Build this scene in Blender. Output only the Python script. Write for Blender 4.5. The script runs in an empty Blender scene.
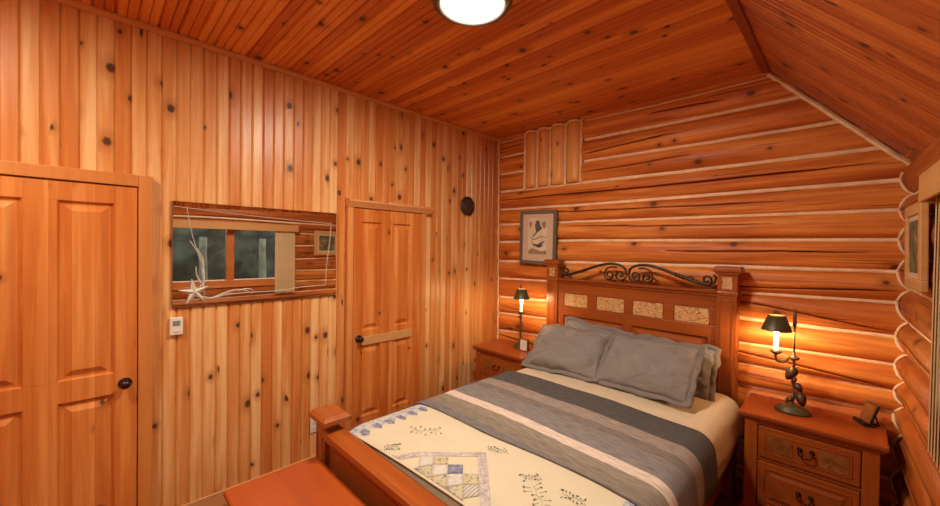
import bpy, bmesh, math, random
from mathutils import Vector, Matrix, noise
S = bpy.context.scene
COL = S.collection
PI = math.pi
random.seed(4)

# ------------------------------------------------------------------ materials
def newmat(name):
    m = bpy.data.materials.new(name); m.use_nodes = True
    nt = m.node_tree
    return m, nt, nt.nodes['Principled BSDF']

def N(nt, kind, **kw):
    n = nt.nodes.new(kind)
    for k, v in kw.items():
        if k == 'inp':
            for i, val in v.items():
                if hasattr(val, 'is_linked') or isinstance(val, bpy.types.NodeSocket): nt.links.new(val, n.inputs[i])
                else: n.inputs[i].default_value = val
        else: setattr(n, k, v)
    return n

def mth(nt, op, a, b=None, c=None):
    d = {0: a}
    if b is not None: d[1] = b
    if c is not None: d[2] = c
    return N(nt, 'ShaderNodeMath', operation=op, inp=d).outputs[0]

def mixc(nt, f, a, b, mode='MIX'):
    n = N(nt, 'ShaderNodeMix', data_type='RGBA', blend_type=mode)
    for i, v in ((0, f), (6, a), (7, b)):
        if isinstance(v, bpy.types.NodeSocket): nt.links.new(v, n.inputs[i])
        elif i == 0: n.inputs[0].default_value = v
        else: n.inputs[i].default_value = (*v, 1)
    return n.outputs[2]

def ramp(nt, fac, stops, interp='LINEAR'):
    r = N(nt, 'ShaderNodeValToRGB'); cr = r.color_ramp; cr.interpolation = interp
    while len(cr.elements) < len(stops): cr.elements.new(.5)
    for e, (p, c) in zip(cr.elements, stops):
        e.position = p; e.color = (*c, 1) if not isinstance(c, (int, float)) else (c, c, c, 1)
    nt.links.new(fac, r.inputs[0]); return r.outputs[0]

def srgb(r, g, b):
    f = lambda v: (v/255/12.92) if v/255 <= .04045 else ((v/255+.055)/1.055)**2.4
    return (f(r), f(g), f(b))

def wood(name, light, dark, along, across, third=None, board=0, tintvar=.25, knots=.5, knot_sz=.012, rough=.4,
         cell=(.16, .5), attr=False, grain=60, streak=.5, knotcol=(.07, .022, .008), bump=.15, spec=.4, checks=0):
    """along / across / third: axis letters of the grain, the board rows and the remaining direction"""
    m, nt, bs = newmat(name)
    tc = N(nt, 'ShaderNodeTexCoord').outputs['Object']
    sp = N(nt, 'ShaderNodeSeparateXYZ', inp={0: tc})
    ax = {'x': sp.outputs[0], 'y': sp.outputs[1], 'z': sp.outputs[2]}
    a, c = ax[along], ax[across]; t = ax[third] if third else None
    if board:
        idx = mth(nt, 'FLOOR', mth(nt, 'DIVIDE', c, board))
        wn = N(nt, 'ShaderNodeTexWhiteNoise', noise_dimensions='1D', inp={1: idx}).outputs
        rnd, rcol = wn[0], wn[1]
        off = mth(nt, 'MULTIPLY', rnd, 37.0)
    elif attr:
        at = N(nt, 'ShaderNodeAttribute', attribute_name='tint')
        rnd = at.outputs['Fac']; off = mth(nt, 'MULTIPLY', rnd, 37.0)
    else:
        oi = N(nt, 'ShaderNodeObjectInfo'); rnd = oi.outputs['Random']; off = mth(nt, 'MULTIPLY', rnd, 37.0)
    a2 = mth(nt, 'ADD', a, off)
    v = N(nt, 'ShaderNodeCombineXYZ', inp={0: mth(nt, 'MULTIPLY', a2, 1.3), 1: mth(nt, 'MULTIPLY', c, grain*.5), 2: mth(nt, 'MULTIPLY', t, grain*.5) if t else off}).outputs[0]
    n1 = N(nt, 'ShaderNodeTexNoise', inp={'Vector': v, 'Scale': 1.0, 'Detail': 3.0, 'Distortion': .6}).outputs[0]
    v2 = N(nt, 'ShaderNodeCombineXYZ', inp={0: mth(nt, 'MULTIPLY', a2, .8), 1: mth(nt, 'MULTIPLY', c, 11.0), 2: mth(nt, 'MULTIPLY', t, 11.0) if t else off}).outputs[0]
    n2 = N(nt, 'ShaderNodeTexNoise', inp={'Vector': v2, 'Scale': 1.0, 'Detail': 2.0, 'Distortion': .8}).outputs[0]
    v3 = N(nt, 'ShaderNodeCombineXYZ', inp={0: mth(nt, 'MULTIPLY', a2, 6.0), 1: mth(nt, 'MULTIPLY', c, grain*4), 2: mth(nt, 'MULTIPLY', t, grain*4) if t else off}).outputs[0]
    n3 = N(nt, 'ShaderNodeTexNoise', inp={'Vector': v3, 'Scale': 1.0, 'Detail': 1.0}).outputs[0]
    f = mth(nt, 'ADD', mth(nt, 'MULTIPLY', mth(nt, 'SUBTRACT', n1, .5), 1.1*streak), mth(nt, 'MULTIPLY', mth(nt, 'SUBTRACT', n2, .5), 1.6*streak))
    f = mth(nt, 'ADD', f, mth(nt, 'MULTIPLY', mth(nt, 'SUBTRACT', n3, .5), .35*streak))
    f = mth(nt, 'ADD', mth(nt, 'ADD', f, .5), mth(nt, 'MULTIPLY', mth(nt, 'SUBTRACT', rnd, .5), tintvar*2))
    mid = tuple((x*y)**.5 for x, y in zip(light, dark))
    colr = ramp(nt, f, [(.1, dark), (.5, mid), (.9, light)])
    # knots: voronoi cells in stretched space, distances measured in metres
    if knots > 0:
        q = N(nt, 'ShaderNodeCombineXYZ', inp={0: mth(nt, 'DIVIDE', a2, cell[1]), 1: mth(nt, 'DIVIDE', c, cell[0]), 2: 0.0 if t is None else mth(nt, 'DIVIDE', t, cell[0])}).outputs[0]
        vo = N(nt, 'ShaderNodeTexVoronoi', inp={'Vector': q, 'Scale': 1.0})
        dv = N(nt, 'ShaderNodeVectorMath', operation='SUBTRACT', inp={0: q, 1: vo.outputs['Position']}).outputs[0]
        dm = N(nt, 'ShaderNodeVectorMath', operation='MULTIPLY', inp={0: dv, 1: (cell[1]*.75, cell[0], 0.0 if t is None else cell[0])}).outputs[0]
        wob = N(nt, 'ShaderNodeTexNoise', inp={'Vector': tc, 'Scale': 70.0, 'Detail': 1.0}).outputs[0]
        dist = mth(nt, 'ADD', N(nt, 'ShaderNodeVectorMath', operation='LENGTH', inp={0: dm}).outputs['Value'], mth(nt, 'MULTIPLY', mth(nt, 'SUBTRACT', wob, .5), knot_sz*.6))
        cs = N(nt, 'ShaderNodeSeparateColor', inp={0: vo.outputs['Color']})
        gate = mth(nt, 'LESS_THAN', cs.outputs[0], knots)
        rr = mth(nt, 'MULTIPLY', mth(nt, 'ADD', mth(nt, 'MULTIPLY', cs.outputs[1], .9), .5), knot_sz)
        rel = mth(nt, 'DIVIDE', dist, rr)
        core = mth(nt, 'MULTIPLY', gate, ramp(nt, mth(nt, 'MULTIPLY', rel, .5), [(.30, 1.0), (.52, 0.0)]))
        halo = mth(nt, 'MULTIPLY', gate, ramp(nt, mth(nt, 'MULTIPLY', rel, .25), [(.2, .55), (.75, 0.0)]))
        colr = mixc(nt, halo, colr, tuple(x*.62 for x in dark))
        colr = mixc(nt, mth(nt, 'MULTIPLY', core, .92), colr, knotcol)
    if checks:
        v4 = N(nt, 'ShaderNodeCombineXYZ', inp={0: mth(nt, 'MULTIPLY', a2, 1.6), 1: mth(nt, 'MULTIPLY', c, 75.0), 2: off}).outputs[0]
        n4 = N(nt, 'ShaderNodeTexNoise', inp={'Vector': v4, 'Scale': 1.0, 'Detail': 1.5, 'Distortion': .35}).outputs[0]
        colr = mixc(nt, mth(nt, 'MULTIPLY', ramp(nt, n4, [(.635, 0.0), (.69, 1.0)]), checks), colr, tuple(x*.35 for x in dark))
    nt.links.new(colr, bs.inputs['Base Color'])
    bs.inputs['Roughness'].default_value = rough
    bs.inputs['Specular IOR Level'].default_value = spec
    if bump:
        b = N(nt, 'ShaderNodeBump', inp={'Strength': bump, 'Distance': .002, 'Height': n1})
        nt.links.new(b.outputs[0], bs.inputs['Normal'])
    return m

def plain(name, col, rough=.5, metal=0, spec=.5, noise_amt=0, noise_scale=40, bump=0, emit=None, es=0):
    m, nt, bs = newmat(name)
    bs.inputs['Roughness'].default_value = rough; bs.inputs['Metallic'].default_value = metal
    bs.inputs['Specular IOR Level'].default_value = spec
    tc = N(nt, 'ShaderNodeTexCoord').outputs['Object']
    n = N(nt, 'ShaderNodeTexNoise', inp={'Vector': tc, 'Scale': noise_scale, 'Detail': 3.0}).outputs[0]
    k = noise_amt
    c = ramp(nt, n, [(.3, tuple(x*(1-k) for x in col)), (.7, tuple(min(1, x*(1+k)) for x in col))])
    nt.links.new(c, bs.inputs['Base Color'])
    if bump:
        b = N(nt, 'ShaderNodeBump', inp={'Strength': bump, 'Distance': .003, 'Height': n}); nt.links.new(b.outputs[0], bs.inputs['Normal'])
    if emit:
        bs.inputs['Emission Color'].default_value = (*emit, 1); bs.inputs['Emission Strength'].default_value = es
    return m

def fabric(name, col, var=.12, weave=900, rough=.9, bump=.25, crease=0):
    m, nt, bs = newmat(name)
    tc = N(nt, 'ShaderNodeTexCoord').outputs['Object']
    n = N(nt, 'ShaderNodeTexNoise', inp={'Vector': tc, 'Scale': 9.0, 'Detail': 4.0}).outputs[0]
    w = N(nt, 'ShaderNodeTexNoise', inp={'Vector': tc, 'Scale': weave*.35, 'Detail': 1.0}).outputs[0]
    f = mth(nt, 'ADD', mth(nt, 'MULTIPLY', n, .5), mth(nt, 'MULTIPLY', w, .5))
    c = ramp(nt, f, [(.3, tuple(x*(1-var) for x in col)), (.7, tuple(min(1, x*(1+var)) for x in col))])
    nt.links.new(c, bs.inputs['Base Color']); bs.inputs['Roughness'].default_value = rough
    bs.inputs['Specular IOR Level'].default_value = .15
    b = N(nt, 'ShaderNodeBump', inp={'Strength': bump, 'Distance': .002, 'Height': w})
    if crease:
        cr = N(nt, 'ShaderNodeTexNoise', inp={'Vector': N(nt, 'ShaderNodeMapping', inp={0: tc, 3: (1.0, 1.7, 1.0)}).outputs[0], 'Scale': 3.2, 'Detail': 1.5, 'Distortion': .7}).outputs[0]
        rd = mth(nt, 'ABSOLUTE', mth(nt, 'SUBTRACT', cr, .5))
        b2 = N(nt, 'ShaderNodeBump', inp={'Strength': .5, 'Distance': crease, 'Height': mth(nt, 'MINIMUM', mth(nt, 'POWER', rd, .7), .25)}); nt.links.new(b2.outputs[0], b.inputs['Normal'])
    nt.links.new(b.outputs[0], bs.inputs['Normal'])
    return m

BOARD = .0675
PINE_L, PINE_D = (.80, .47, .20), (.56, .175, .035)
M = {}
M['wall'] = wood('pine_boards', PINE_L, PINE_D, 'z', 'y', board=BOARD, tintvar=.32, knots=.42, knot_sz=.018, rough=.34, cell=(.135, .40), streak=.8)
M['front'] = wood('pine_boards_front', PINE_L, PINE_D, 'z', 'x', board=BOARD*2, tintvar=.3, knots=.34, knot_sz=.015, cell=(.135, .42))
M['door'] = wood('pine_door', (.74, .30, .08), (.50, .12, .018), 'z', 'y', board=.083, tintvar=.22, knots=.33, knot_sz=.014, rough=.33, cell=(.16, .45), streak=.75)
M['casing'] = wood('pine_casing', (.72, .32, .10), (.50, .15, .028), 'z', 'y', tintvar=.1, knots=.15, knot_sz=.012, rough=.35, streak=.4)
M['trimy'] = wood('pine_trim_long', (.74, .36, .15), (.56, .20, .05), 'y', 'z', tintvar=.1, knots=.1, rough=.35, streak=.4)
M['base'] = wood('pine_baseboard', (.68, .38, .16), (.52, .24, .08), 'y', 'z', tintvar=.1, knots=.1, rough=.4, streak=.3)
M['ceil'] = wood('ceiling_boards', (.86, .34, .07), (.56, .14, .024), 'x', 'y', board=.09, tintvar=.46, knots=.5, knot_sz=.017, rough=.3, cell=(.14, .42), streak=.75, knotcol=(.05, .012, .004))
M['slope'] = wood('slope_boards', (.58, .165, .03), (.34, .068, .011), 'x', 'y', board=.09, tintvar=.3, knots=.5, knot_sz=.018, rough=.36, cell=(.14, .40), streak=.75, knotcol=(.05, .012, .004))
M['ridge'] = wood('ridge_trim', (.34, .075, .014), (.20, .038, .007), 'y', 'x', tintvar=.1, knots=.1, rough=.45)
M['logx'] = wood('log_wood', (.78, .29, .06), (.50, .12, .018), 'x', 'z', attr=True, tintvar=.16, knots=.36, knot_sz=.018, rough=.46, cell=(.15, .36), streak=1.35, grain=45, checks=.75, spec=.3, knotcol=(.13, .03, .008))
M['logy'] = wood('log_wood_side_shaded', (.50, .165, .032), (.31, .068, .010), 'y', 'z', attr=True, tintvar=.16, knots=.36, knot_sz=.018, rough=.46, cell=(.15, .36), streak=1.35, grain=45, checks=.75, spec=.3, knotcol=(.13, .03, .008))  # same logs, colour darkened to put in the shade of the right wall
M['logz'] = wood('log_upright', (.90, .50, .16), (.70, .28, .065), 'z', 'x', attr=True, tintvar=.14, knots=.3, knot_sz=.014, rough=.45, cell=(.15, .35), streak=.6, grain=45, knotcol=(.16, .045, .012))
M['chink'] = plain('chinking', (.86, .64, .40), .9, noise_amt=.12, noise_scale=14, bump=.3)
M['floor'] = wood('floor_boards', (.36, .13, .035), (.2, .06, .014), 'y', 'x', board=.12, tintvar=.25, knots=.2, rough=.35)
FU_L, FU_D = (.42, .108, .016), (.215, .040, .006)
def furn(n, a, c, t, **k):
    kw = dict(tintvar=.06, knots=.12, knot_sz=.010, rough=.3, cell=(.2, .4), streak=.5, knotcol=(.06, .014, .005)); kw.update(k)
    return wood('stained_pine_'+n, kw.pop('light', FU_L), kw.pop('dark', FU_D), a, c, t, **kw)
M['fx'] = furn('across', 'x', 'y', 'z'); M['fy'] = furn('deep', 'y', 'x', 'z'); M['fz'] = furn('upright', 'z', 'x', 'y')
M['ftop'] = furn('top', 'x', 'y', 'z', knots=.05, rough=.28, light=(.36, .085, .014), dark=(.23, .040, .007))
M['fchest'] = furn('chest', 'x', 'y', 'z', knots=.05, rough=.48, spec=.25, light=(.44, .085, .009), dark=(.28, .044, .0045))
# carved floral inset
def carved():
    m, nt, bs = newmat('carved_inset')
    tc = N(nt, 'ShaderNodeTexCoord').outputs['Object']
    w = N(nt, 'ShaderNodeTexNoise', inp={'Vector': tc, 'Scale': 38.0, 'Detail': 2.0, 'Distortion': 2.2}).outputs[0]
    c = ramp(nt, w, [(.40, (.30, .11, .03)), (.47, (.62, .36, .14)), (.56, (.66, .40, .17)), (.63, (.38, .15, .045))])
    nt.links.new(c, bs.inputs['Base Color']); bs.inputs['Roughness'].default_value = .5
    b = N(nt, 'ShaderNodeBump', inp={'Strength': .7, 'Distance': .004, 'Height': w}); nt.links.new(b.outputs[0], bs.inputs['Normal'])
    return m
M['carved'] = carved()
M['carved_dark'] = wood('carved_inset_drawer', (.36, .15, .04), (.22, .065, .013), 'x', 'z', 'y', knots=.7, knot_sz=.006, cell=(.022, .022), streak=.8, knotcol=(.16, .045, .01))
M['iron'] = plain('wrought_iron', (.055, .032, .022), .45, .6, noise_amt=.25)
M['handle'] = plain('aged_bronze', (.045, .022, .014), .38, .7, noise_amt=.2)
M['knob'] = plain('bronze_knob', (.05, .035, .026), .3, .85, noise_amt=.2)
M['nickel'] = plain('brushed_nickel', (.17, .15, .125), .42, .8, noise_amt=.1)
M['dome'] = plain('frosted_glass_lit', (.9, .88, .8), .4, emit=(1.0, .91, .77), es=58)
M['sheet'] = fabric('cream_bedspread', (.55, .44, .30), var=.07)
M['pillow'] = fabric('grey_pillow', (.215, .185, .165), var=.1, crease=.05)
M['pillow2'] = fabric('grey_pillow_flange', (.195, .162, .145), var=.1)
M['mattress'] = fabric('cream_sheet', (.55, .44, .29), var=.06)
M['q_cream'] = fabric('quilt_cream', (.56, .47, .32), var=.05)
def printed(name, bg, fgs, scale):
    m, nt, bs = newmat(name)
    tc = N(nt, 'ShaderNodeTexCoord').outputs['Object']
    w = N(nt, 'ShaderNodeTexNoise', inp={'Vector': tc, 'Scale': scale, 'Detail': 2.0, 'Distortion': 1.0}).outputs[0]
    c = ramp(nt, w, [(.38, fgs[0]), (.47, bg), (.55, bg), (.62, fgs[1])])
    nt.links.new(c, bs.inputs['Base Color']); bs.inputs['Roughness'].default_value = .9
    return m
M['q_lav'] = printed('quilt_lilac_print', (.42, .35, .32), [(.30, .25, .27), (.55, .45, .36)], 60)
M['q_blue'] = printed('quilt_blue_print', (.17, .165, .22), [(.11, .11, .17), (.26, .24, .27)], 60)
M['q_yel'] = printed('quilt_yellow_floral', (.46, .40, .28), [(.50, .36, .08), (.17, .165, .17)], 60)
M['q_white'] = printed('quilt_pale_print', (.50, .45, .38), [(.42, .37, .34), (.56, .5, .42)], 60)
M['q_border'] = printed('quilt_border_print', (.42, .40, .38), [(.24, .25, .31), (.50, .43, .28)], 45)
def ticking():
    m, nt, bs = newmat('quilt_ticking')
    tc = N(nt, 'ShaderNodeTexCoord').outputs['Object']
    sp = N(nt, 'ShaderNodeSeparateXYZ', inp={0: tc})
    s = mth(nt, 'FRACT', mth(nt, 'MULTIPLY', mth(nt, 'ADD', sp.outputs[0], 0.0), 70.0))
    c = ramp(nt, s, [(0, (.52, .44, .30)), (.55, (.26, .25, .27))], 'CONSTANT')
    nt.links.new(c, bs.inputs['Base Color']); bs.inputs['Roughness'].default_value = .9
    return m
M['q_tick'] = ticking()
M['stitch'] = plain('embroidery_thread', (.14, .13, .095), .9)
# stripes of the blanket, measured along the bed (object y)
BL0, BL1 = -1.917, -.987
def blanket_mat():
    m, nt, bs = newmat('striped_blanket')
    tc = N(nt, 'ShaderNodeTexCoord').outputs['Object']
    sp = N(nt, 'ShaderNodeSeparateXYZ', inp={0: tc})
    uvn = N(nt, 'ShaderNodeAttribute', attribute_name='along').outputs['Fac']
    wob = N(nt, 'ShaderNodeTexNoise', inp={'Vector': tc, 'Scale': 60.0, 'Detail': 2.0}).outputs[0]
    f = mth(nt, 'ADD', uvn, mth(nt, 'MULTIPLY', mth(nt, 'SUBTRACT', wob, .5), .008))
    L = BL1-BL0
    q = lambda y: (y-BL0)/L
    cols = [(0.0, (.165, .14, .135)), (q(-1.823), (.205, .165, .125)), (q(-1.742), (.24, .19, .14)), (q(-1.672), (.58, .46, .37)), (q(-1.600), (.20, .17, .155)),
            (q(-1.425), (.18, .143, .122)), (q(-1.350), (.27, .21, .175)), (q(-1.235), (.082, .073, .068))]
    c = ramp(nt, f, cols, 'CONSTANT')
    # fine woven rows
    rows = N(nt, 'ShaderNodeTexNoise', inp={'Vector': N(nt, 'ShaderNodeCombineXYZ', inp={0: mth(nt, 'MULTIPLY', sp.outputs[0], 14.0), 1: mth(nt, 'MULTIPLY', uvn, 130.0), 2: 0.0}).outputs[0], 'Scale': 1.0, 'Detail': 1.0}).outputs[0]
    c2 = mixc(nt, .75, c, ramp(nt, rows, [(.3, .62), (.7, 1.3)]), 'MULTIPLY')
    nt.links.new(c2, bs.inputs['Base Color']); bs.inputs['Roughness'].default_value = .95; bs.inputs['Specular IOR Level'].default_value = .1
    b = N(nt, 'ShaderNodeBump', inp={'Strength': .35, 'Distance': .003, 'Height': rows}); nt.links.new(b.outputs[0], bs.inputs['Normal'])
    return m
M['blanket'] = blanket_mat()
M['tole'] = plain('dark_green_tole', (.085, .072, .034), .45, .35, noise_amt=.25)
M['shade_in'] = plain('shade_lining', (.75, .58, .3), .6)
M['candle'] = plain('candle_sleeve', (.85, .68, .38), .5, emit=(1, .62, .22), es=1.1)  # emission puts the bulb's glow into the sleeve itself
M['candle_dim_glow'] = plain('candle_sleeve_dim_glow', (.85, .7, .48), .5, emit=(1, .62, .22), es=.6)  # weaker painted-in bulb glow for the left lamp's sleeve
M['bulb'] = plain('lit_bulb', (1, .9, .7), .4, emit=(1, .70, .36), es=125)
M['leaf'] = plain('bronze_leaf', (.15, .085, .042), .42, .4, noise_amt=.3)
M['white'] = plain('white_plastic', (.72, .66, .56), .4)
M['lcd'] = plain('grey_display', (.22, .23, .2), .25)
M['slot'] = plain('dark_slot', (.03, .03, .03), .6)
M['glass_mirror'] = plain('mirror_silver', (.86, .86, .84), .015, 1.0, noise_amt=0)
M['mirror_edge'] = plain('mirror_back_edge', (.20, .2, .2), .25, .6)
M['starfish'] = plain('white_starfish', (.60, .53, .43), .8, noise_amt=.1, noise_scale=90, bump=.5)
M['cord'] = plain('white_cord', (.55, .50, .42), .8)
M['greyframe'] = wood('grey_frame', (.17, .14, .105), (.09, .075, .06), 'z', 'x', knots=0, rough=.5)
M['mat_board'] = plain('mat_board', (.60, .44, .30), .8, noise_amt=.03)
M['print'] = plain('print_paper', (.66, .55, .38), .7, noise_amt=.12, noise_scale=16)
M['ink'] = plain('grey_ink', (.12, .09, .07), .8, noise_amt=.25)
M['ink2'] = plain('pale_ink', (.30, .21, .13), .8, noise_amt=.2)
M['plaque'] = plain('dark_plaque', (.05, .02, .012), .4, noise_amt=.3)
M['plaque_c'] = plain('carved_plaque', (.075, .045, .035), .35, .3, noise_amt=.4, noise_scale=60, bump=.6)
M['oakframe'] = wood('golden_frame', (.70, .42, .18), (.52, .26, .085), 'y', 'z', knots=0, rough=.45)
M['winwood'] = wood('window_wood', (.58, .20, .05), (.38, .10, .02), 'y', 'z', knots=.1, rough=.4)
M['valance'] = wood('valance_wood', (.55, .28, .095), (.42, .18, .05), 'y', 'z', knots=.05, rough=.45, streak=.3)
M['blind'] = fabric('tan_blind', (.60, .42, .23), var=.1)
M['landscape'] = printed('landscape_print', (.17, .13, .05), [(.08, .075, .035), (.34, .25, .12)], 9)
M['black'] = plain('black_plastic', (.012, .011, .01), .3)
M['brownface'] = plain('brown_glossy_face', (.22, .075, .025), .2, noise_amt=.1)
M['ground'] = plain('forest_ground', (.06, .055, .03), .95, noise_amt=.4, noise_scale=4)
M['hedge'] = plain('dark_evergreen', (.022, .021, .014), .9, noise_amt=.8, noise_scale=5, bump=.6)
M['trunk'] = plain('pale_trunk', (.11, .10, .08), .9, noise_amt=.3, noise_scale=8)
def glassmat():
    m = bpy.data.materials.new('window_glass'); m.use_nodes = True; nt = m.node_tree
    for n in list(nt.nodes): nt.nodes.remove(n)
    out = N(nt, 'ShaderNodeOutputMaterial'); g = N(nt, 'ShaderNodeBsdfGlossy', inp={'Roughness': .02})
    tr = N(nt, 'ShaderNodeBsdfTransparent', inp={0: (.82, .88, .85, 1)})
    fr = N(nt, 'ShaderNodeFresnel', inp={0: 1.3}); mx = N(nt, 'ShaderNodeMixShader', inp={0: fr.outputs[0], 1: tr.outputs[0], 2: g.outputs[0]})
    nt.links.new(mx.outputs[0], out.inputs[0]); return m
M['glass'] = glassmat()

# ------------------------------------------------------------------ mesh helpers
def link(name, bm, mat=None, parent=None, loc=None, smooth=False, mats=None):
    me = bpy.data.meshes.new(name)
    bmesh.ops.recalc_face_normals(bm, faces=bm.faces) if mats is None or True else None
    bm.to_mesh(me); bm.free()
    for m in (mats or [mat]): me.materials.append(m)
    if smooth:
        for p in me.polygons: p.use_smooth = True
    o = bpy.data.objects.new(name, me); COL.objects.link(o)
    if parent: o.parent = parent
    if loc: o.location = loc
    return o

def box(bm, x0, x1, y0, y1, z0, z1, bev=0, seg=2, mi=0):
    r = bmesh.ops.create_cube(bm, size=1, matrix=Matrix.Translation(((x0+x1)/2, (y0+y1)/2, (z0+z1)/2)) @ Matrix.Diagonal((abs(x1-x0), abs(y1-y0), abs(z1-z0), 1)))
    fs = set(f for v in r['verts'] for f in v.link_faces)
    for f in fs: f.material_index = mi
    if bev:
        es = list(set(e for v in r['verts'] for e in v.link_edges))
        bmesh.ops.bevel(bm, geom=es, offset=bev, segments=seg, affect='EDGES', profile=.5)
    return bm

def B(*a, **k): return box(bmesh.new(), *a, **k)

def lathe(bm, prof, c=(0, 0, 0), n=32, M4=None):
    rings = []
    for r, z in prof:
        ring = []
        if r < 1e-5:
            ring = [bm.verts.new((c[0], c[1], c[2]+z))]
        else:
            for i in range(n):
                a = 2*PI*i/n; ring.append(bm.verts.new((c[0]+r*math.cos(a), c[1]+r*math.sin(a), c[2]+z)))
        rings.append(ring)
    vs = [v for r in rings for v in r]
    for a, b in zip(rings, rings[1:]):
        for i in range(n):
            j = (i+1) % n
            if len(a) == 1 and len(b) == 1: continue
            if len(a) == 1: bm.faces.new((a[0], b[i], b[j]))
            elif len(b) == 1: bm.faces.new((a[i], a[j], b[0]))
            else: bm.faces.new((a[i], a[j], b[j], b[i]))
    if M4: bmesh.ops.transform(bm, matrix=M4, verts=vs)
    return bm

def tube(bm, pts, r, n=8, closed=False):
    pts = [Vector(p) for p in pts]; k = len(pts)
    rs = r if isinstance(r, (list, tuple)) else [r]*k
    rings = []; up = None
    for i, p in enumerate(pts):
        if closed: d = (pts[(i+1) % k]-pts[i-1])
        else: d = pts[min(i+1, k-1)]-pts[max(i-1, 0)]
        d.normalize()
        if up is None: up = d.orthogonal().normalized()
        up = (up - d*up.dot(d))
        up = up.normalized() if up.length > 1e-6 else d.orthogonal().normalized()
        s = d.cross(up)
        rings.append([bm.verts.new(p+(up*math.cos(2*PI*j/n)+s*math.sin(2*PI*j/n))*rs[i]) for j in range(n)])
    for i in range(k if closed else k-1):
        a, b = rings[i], rings[(i+1) % k]
        for j in range(n): bm.faces.new((a[j], a[(j+1) % n], b[(j+1) % n], b[j]))
    if not closed:
        bm.faces.new(rings[0][::-1]); bm.faces.new(rings[-1])
    return bm

def prism(bm, poly, axis, a, b, mi=0):
    """extrude a 2-D polygon along axis from a to b"""
    def P(u, v, w): return {'x': (w, u, v), 'y': (u, w, v), 'z': (u, v, w)}[axis]
    A = [bm.verts.new(P(u, v, a)) for u, v in poly]; Bv = [bm.verts.new(P(u, v, b)) for u, v in poly]
    fs = [bm.faces.new(A[::-1]), bm.faces.new(Bv)]
    k = len(poly)
    for i in range(k): fs.append(bm.faces.new((A[i], A[(i+1) % k], Bv[(i+1) % k], Bv[i])))
    for f in fs: f.material_index = mi
    return bm

def smooth_pts(pts, n=6):
    """catmull-rom through points"""
    P = [Vector(p) for p in pts]; out = []
    for i in range(len(P)-1):
        p0 = P[max(i-1, 0)]; p1 = P[i]; p2 = P[i+1]; p3 = P[min(i+2, len(P)-1)]
        for j in range(n):
            t = j/n
            out.append(.5*((2*p1)+(p2-p0)*t+(2*p0-5*p1+4*p2-p3)*t*t+(3*p1-p0-3*p2+p3)*t**3))
    out.append(P[-1]); return out

def tag(o, label=None, cat=None, group=None, kind=None):
    if label: o['label'] = label
    if cat: o['category'] = cat
    if group: o['group'] = group
    if kind: o['kind'] = kind
    return o
def thing(name, label, cat, loc=(0, 0, 0), rz=0, group=None):
    o = bpy.data.objects.new(name, None); COL.objects.link(o); o.location = loc; o.rotation_euler = (0, 0, rz)
    o.empty_display_size = .1
    return tag(o, label, cat, group)
def struct(o, label=None): o['kind'] = 'structure'; 
def st(name, bm, mat, label, cat, smooth=False, mats=None):
    o = link(name, bm, mat, smooth=smooth, mats=mats); tag(o, label, cat, kind='structure'); return o

# ------------------------------------------------------------------ room numbers (metres)
H, R, W, EV, Y0 = 2.946, 2.439, 3.13, 2.19, -4.6       # ceiling, slope start, right wall seam plane, eave, front wall
SL = (H-EV)/(W-R)
def slope_x(z): return W if z <= EV else R + (H-z)/SL

# floor
st('floor', B(-.12, W+.35, Y0-.1, .12, -.1, 0), M['floor'], 'brown wooden board floor under the bed and nightstands', 'floor')

# left wall: vertical tongue and groove boards with real V grooves and a centre bead
def grooved(bm, a0, a1, b0, b1, w, P, mid=True, g=.006, d=.006):
    prof = []
    s = math.floor(a0/w)*w
    while s < a1-1e-6:
        prof += [(s, d), (s+g, 0)]
        if mid: prof += [(s+w/2-.003, 0), (s+w/2, d*.55), (s+w/2+.003, 0)]
        prof += [(s+w-g, 0)]
        s += w
    prof = [(min(max(u, a0), a1), v) for u, v in prof]
    rows = [(bm.verts.new(P(u, v, b0)), bm.verts.new(P(u, v, b1))) for u, v in prof]
    for p, q in zip(rows, rows[1:]):
        if (p[0].co-q[0].co).length < 1e-6: continue
        bm.faces.new((p[0], q[0], q[1], p[1]))
    return bm
bm = grooved(bmesh.new(), Y0, .06, 0, H, BOARD, lambda u, v, w: (-v, u, w), mid=False, g=.0085, d=.010)
box(bm, -.12, -.012, Y0, .06, 0, H)
st('wall_left', bm, M['wall'], 'light knotty pine wall of vertical boards holding both doors', 'wall')
bm = grooved(bmesh.new(), 0, W+.3, 0, H, BOARD*2, lambda u, v, w: (u, Y0-v, w))
st('wall_front', bm, M['front'], 'knotty pine wall behind the viewer', 'wall')
# flat ceiling, boards run across the room (x)
bm = grooved(bmesh.new(), Y0, .06, -.05, R, .09, lambda u, v, w: (w, u, H+v), mid=True, g=.009, d=.013)
st('ceiling', bm, M['ceil'], 'flat ceiling of narrow reddish pine boards', 'ceiling')
# slope built flat in its own frame and then tilted
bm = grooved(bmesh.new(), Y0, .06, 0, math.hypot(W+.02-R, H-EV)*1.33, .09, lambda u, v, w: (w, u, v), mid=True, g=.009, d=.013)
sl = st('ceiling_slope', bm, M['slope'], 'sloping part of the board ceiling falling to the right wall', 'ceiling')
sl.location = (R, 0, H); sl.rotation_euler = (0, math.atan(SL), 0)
# ridge trim where the slope starts
st('trim_1', prism(bmesh.new(), [(R-.035, H-.001), (R-.034, H-.014), (R-.003, H-.018), (R+.009, H-.027), (R+.016, H-.02), (R+.002, H-.001)], 'y', Y0, -.06), M['ridge'], 'dark red wooden trim strip where the flat ceiling meets the slope', 'trim')
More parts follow.
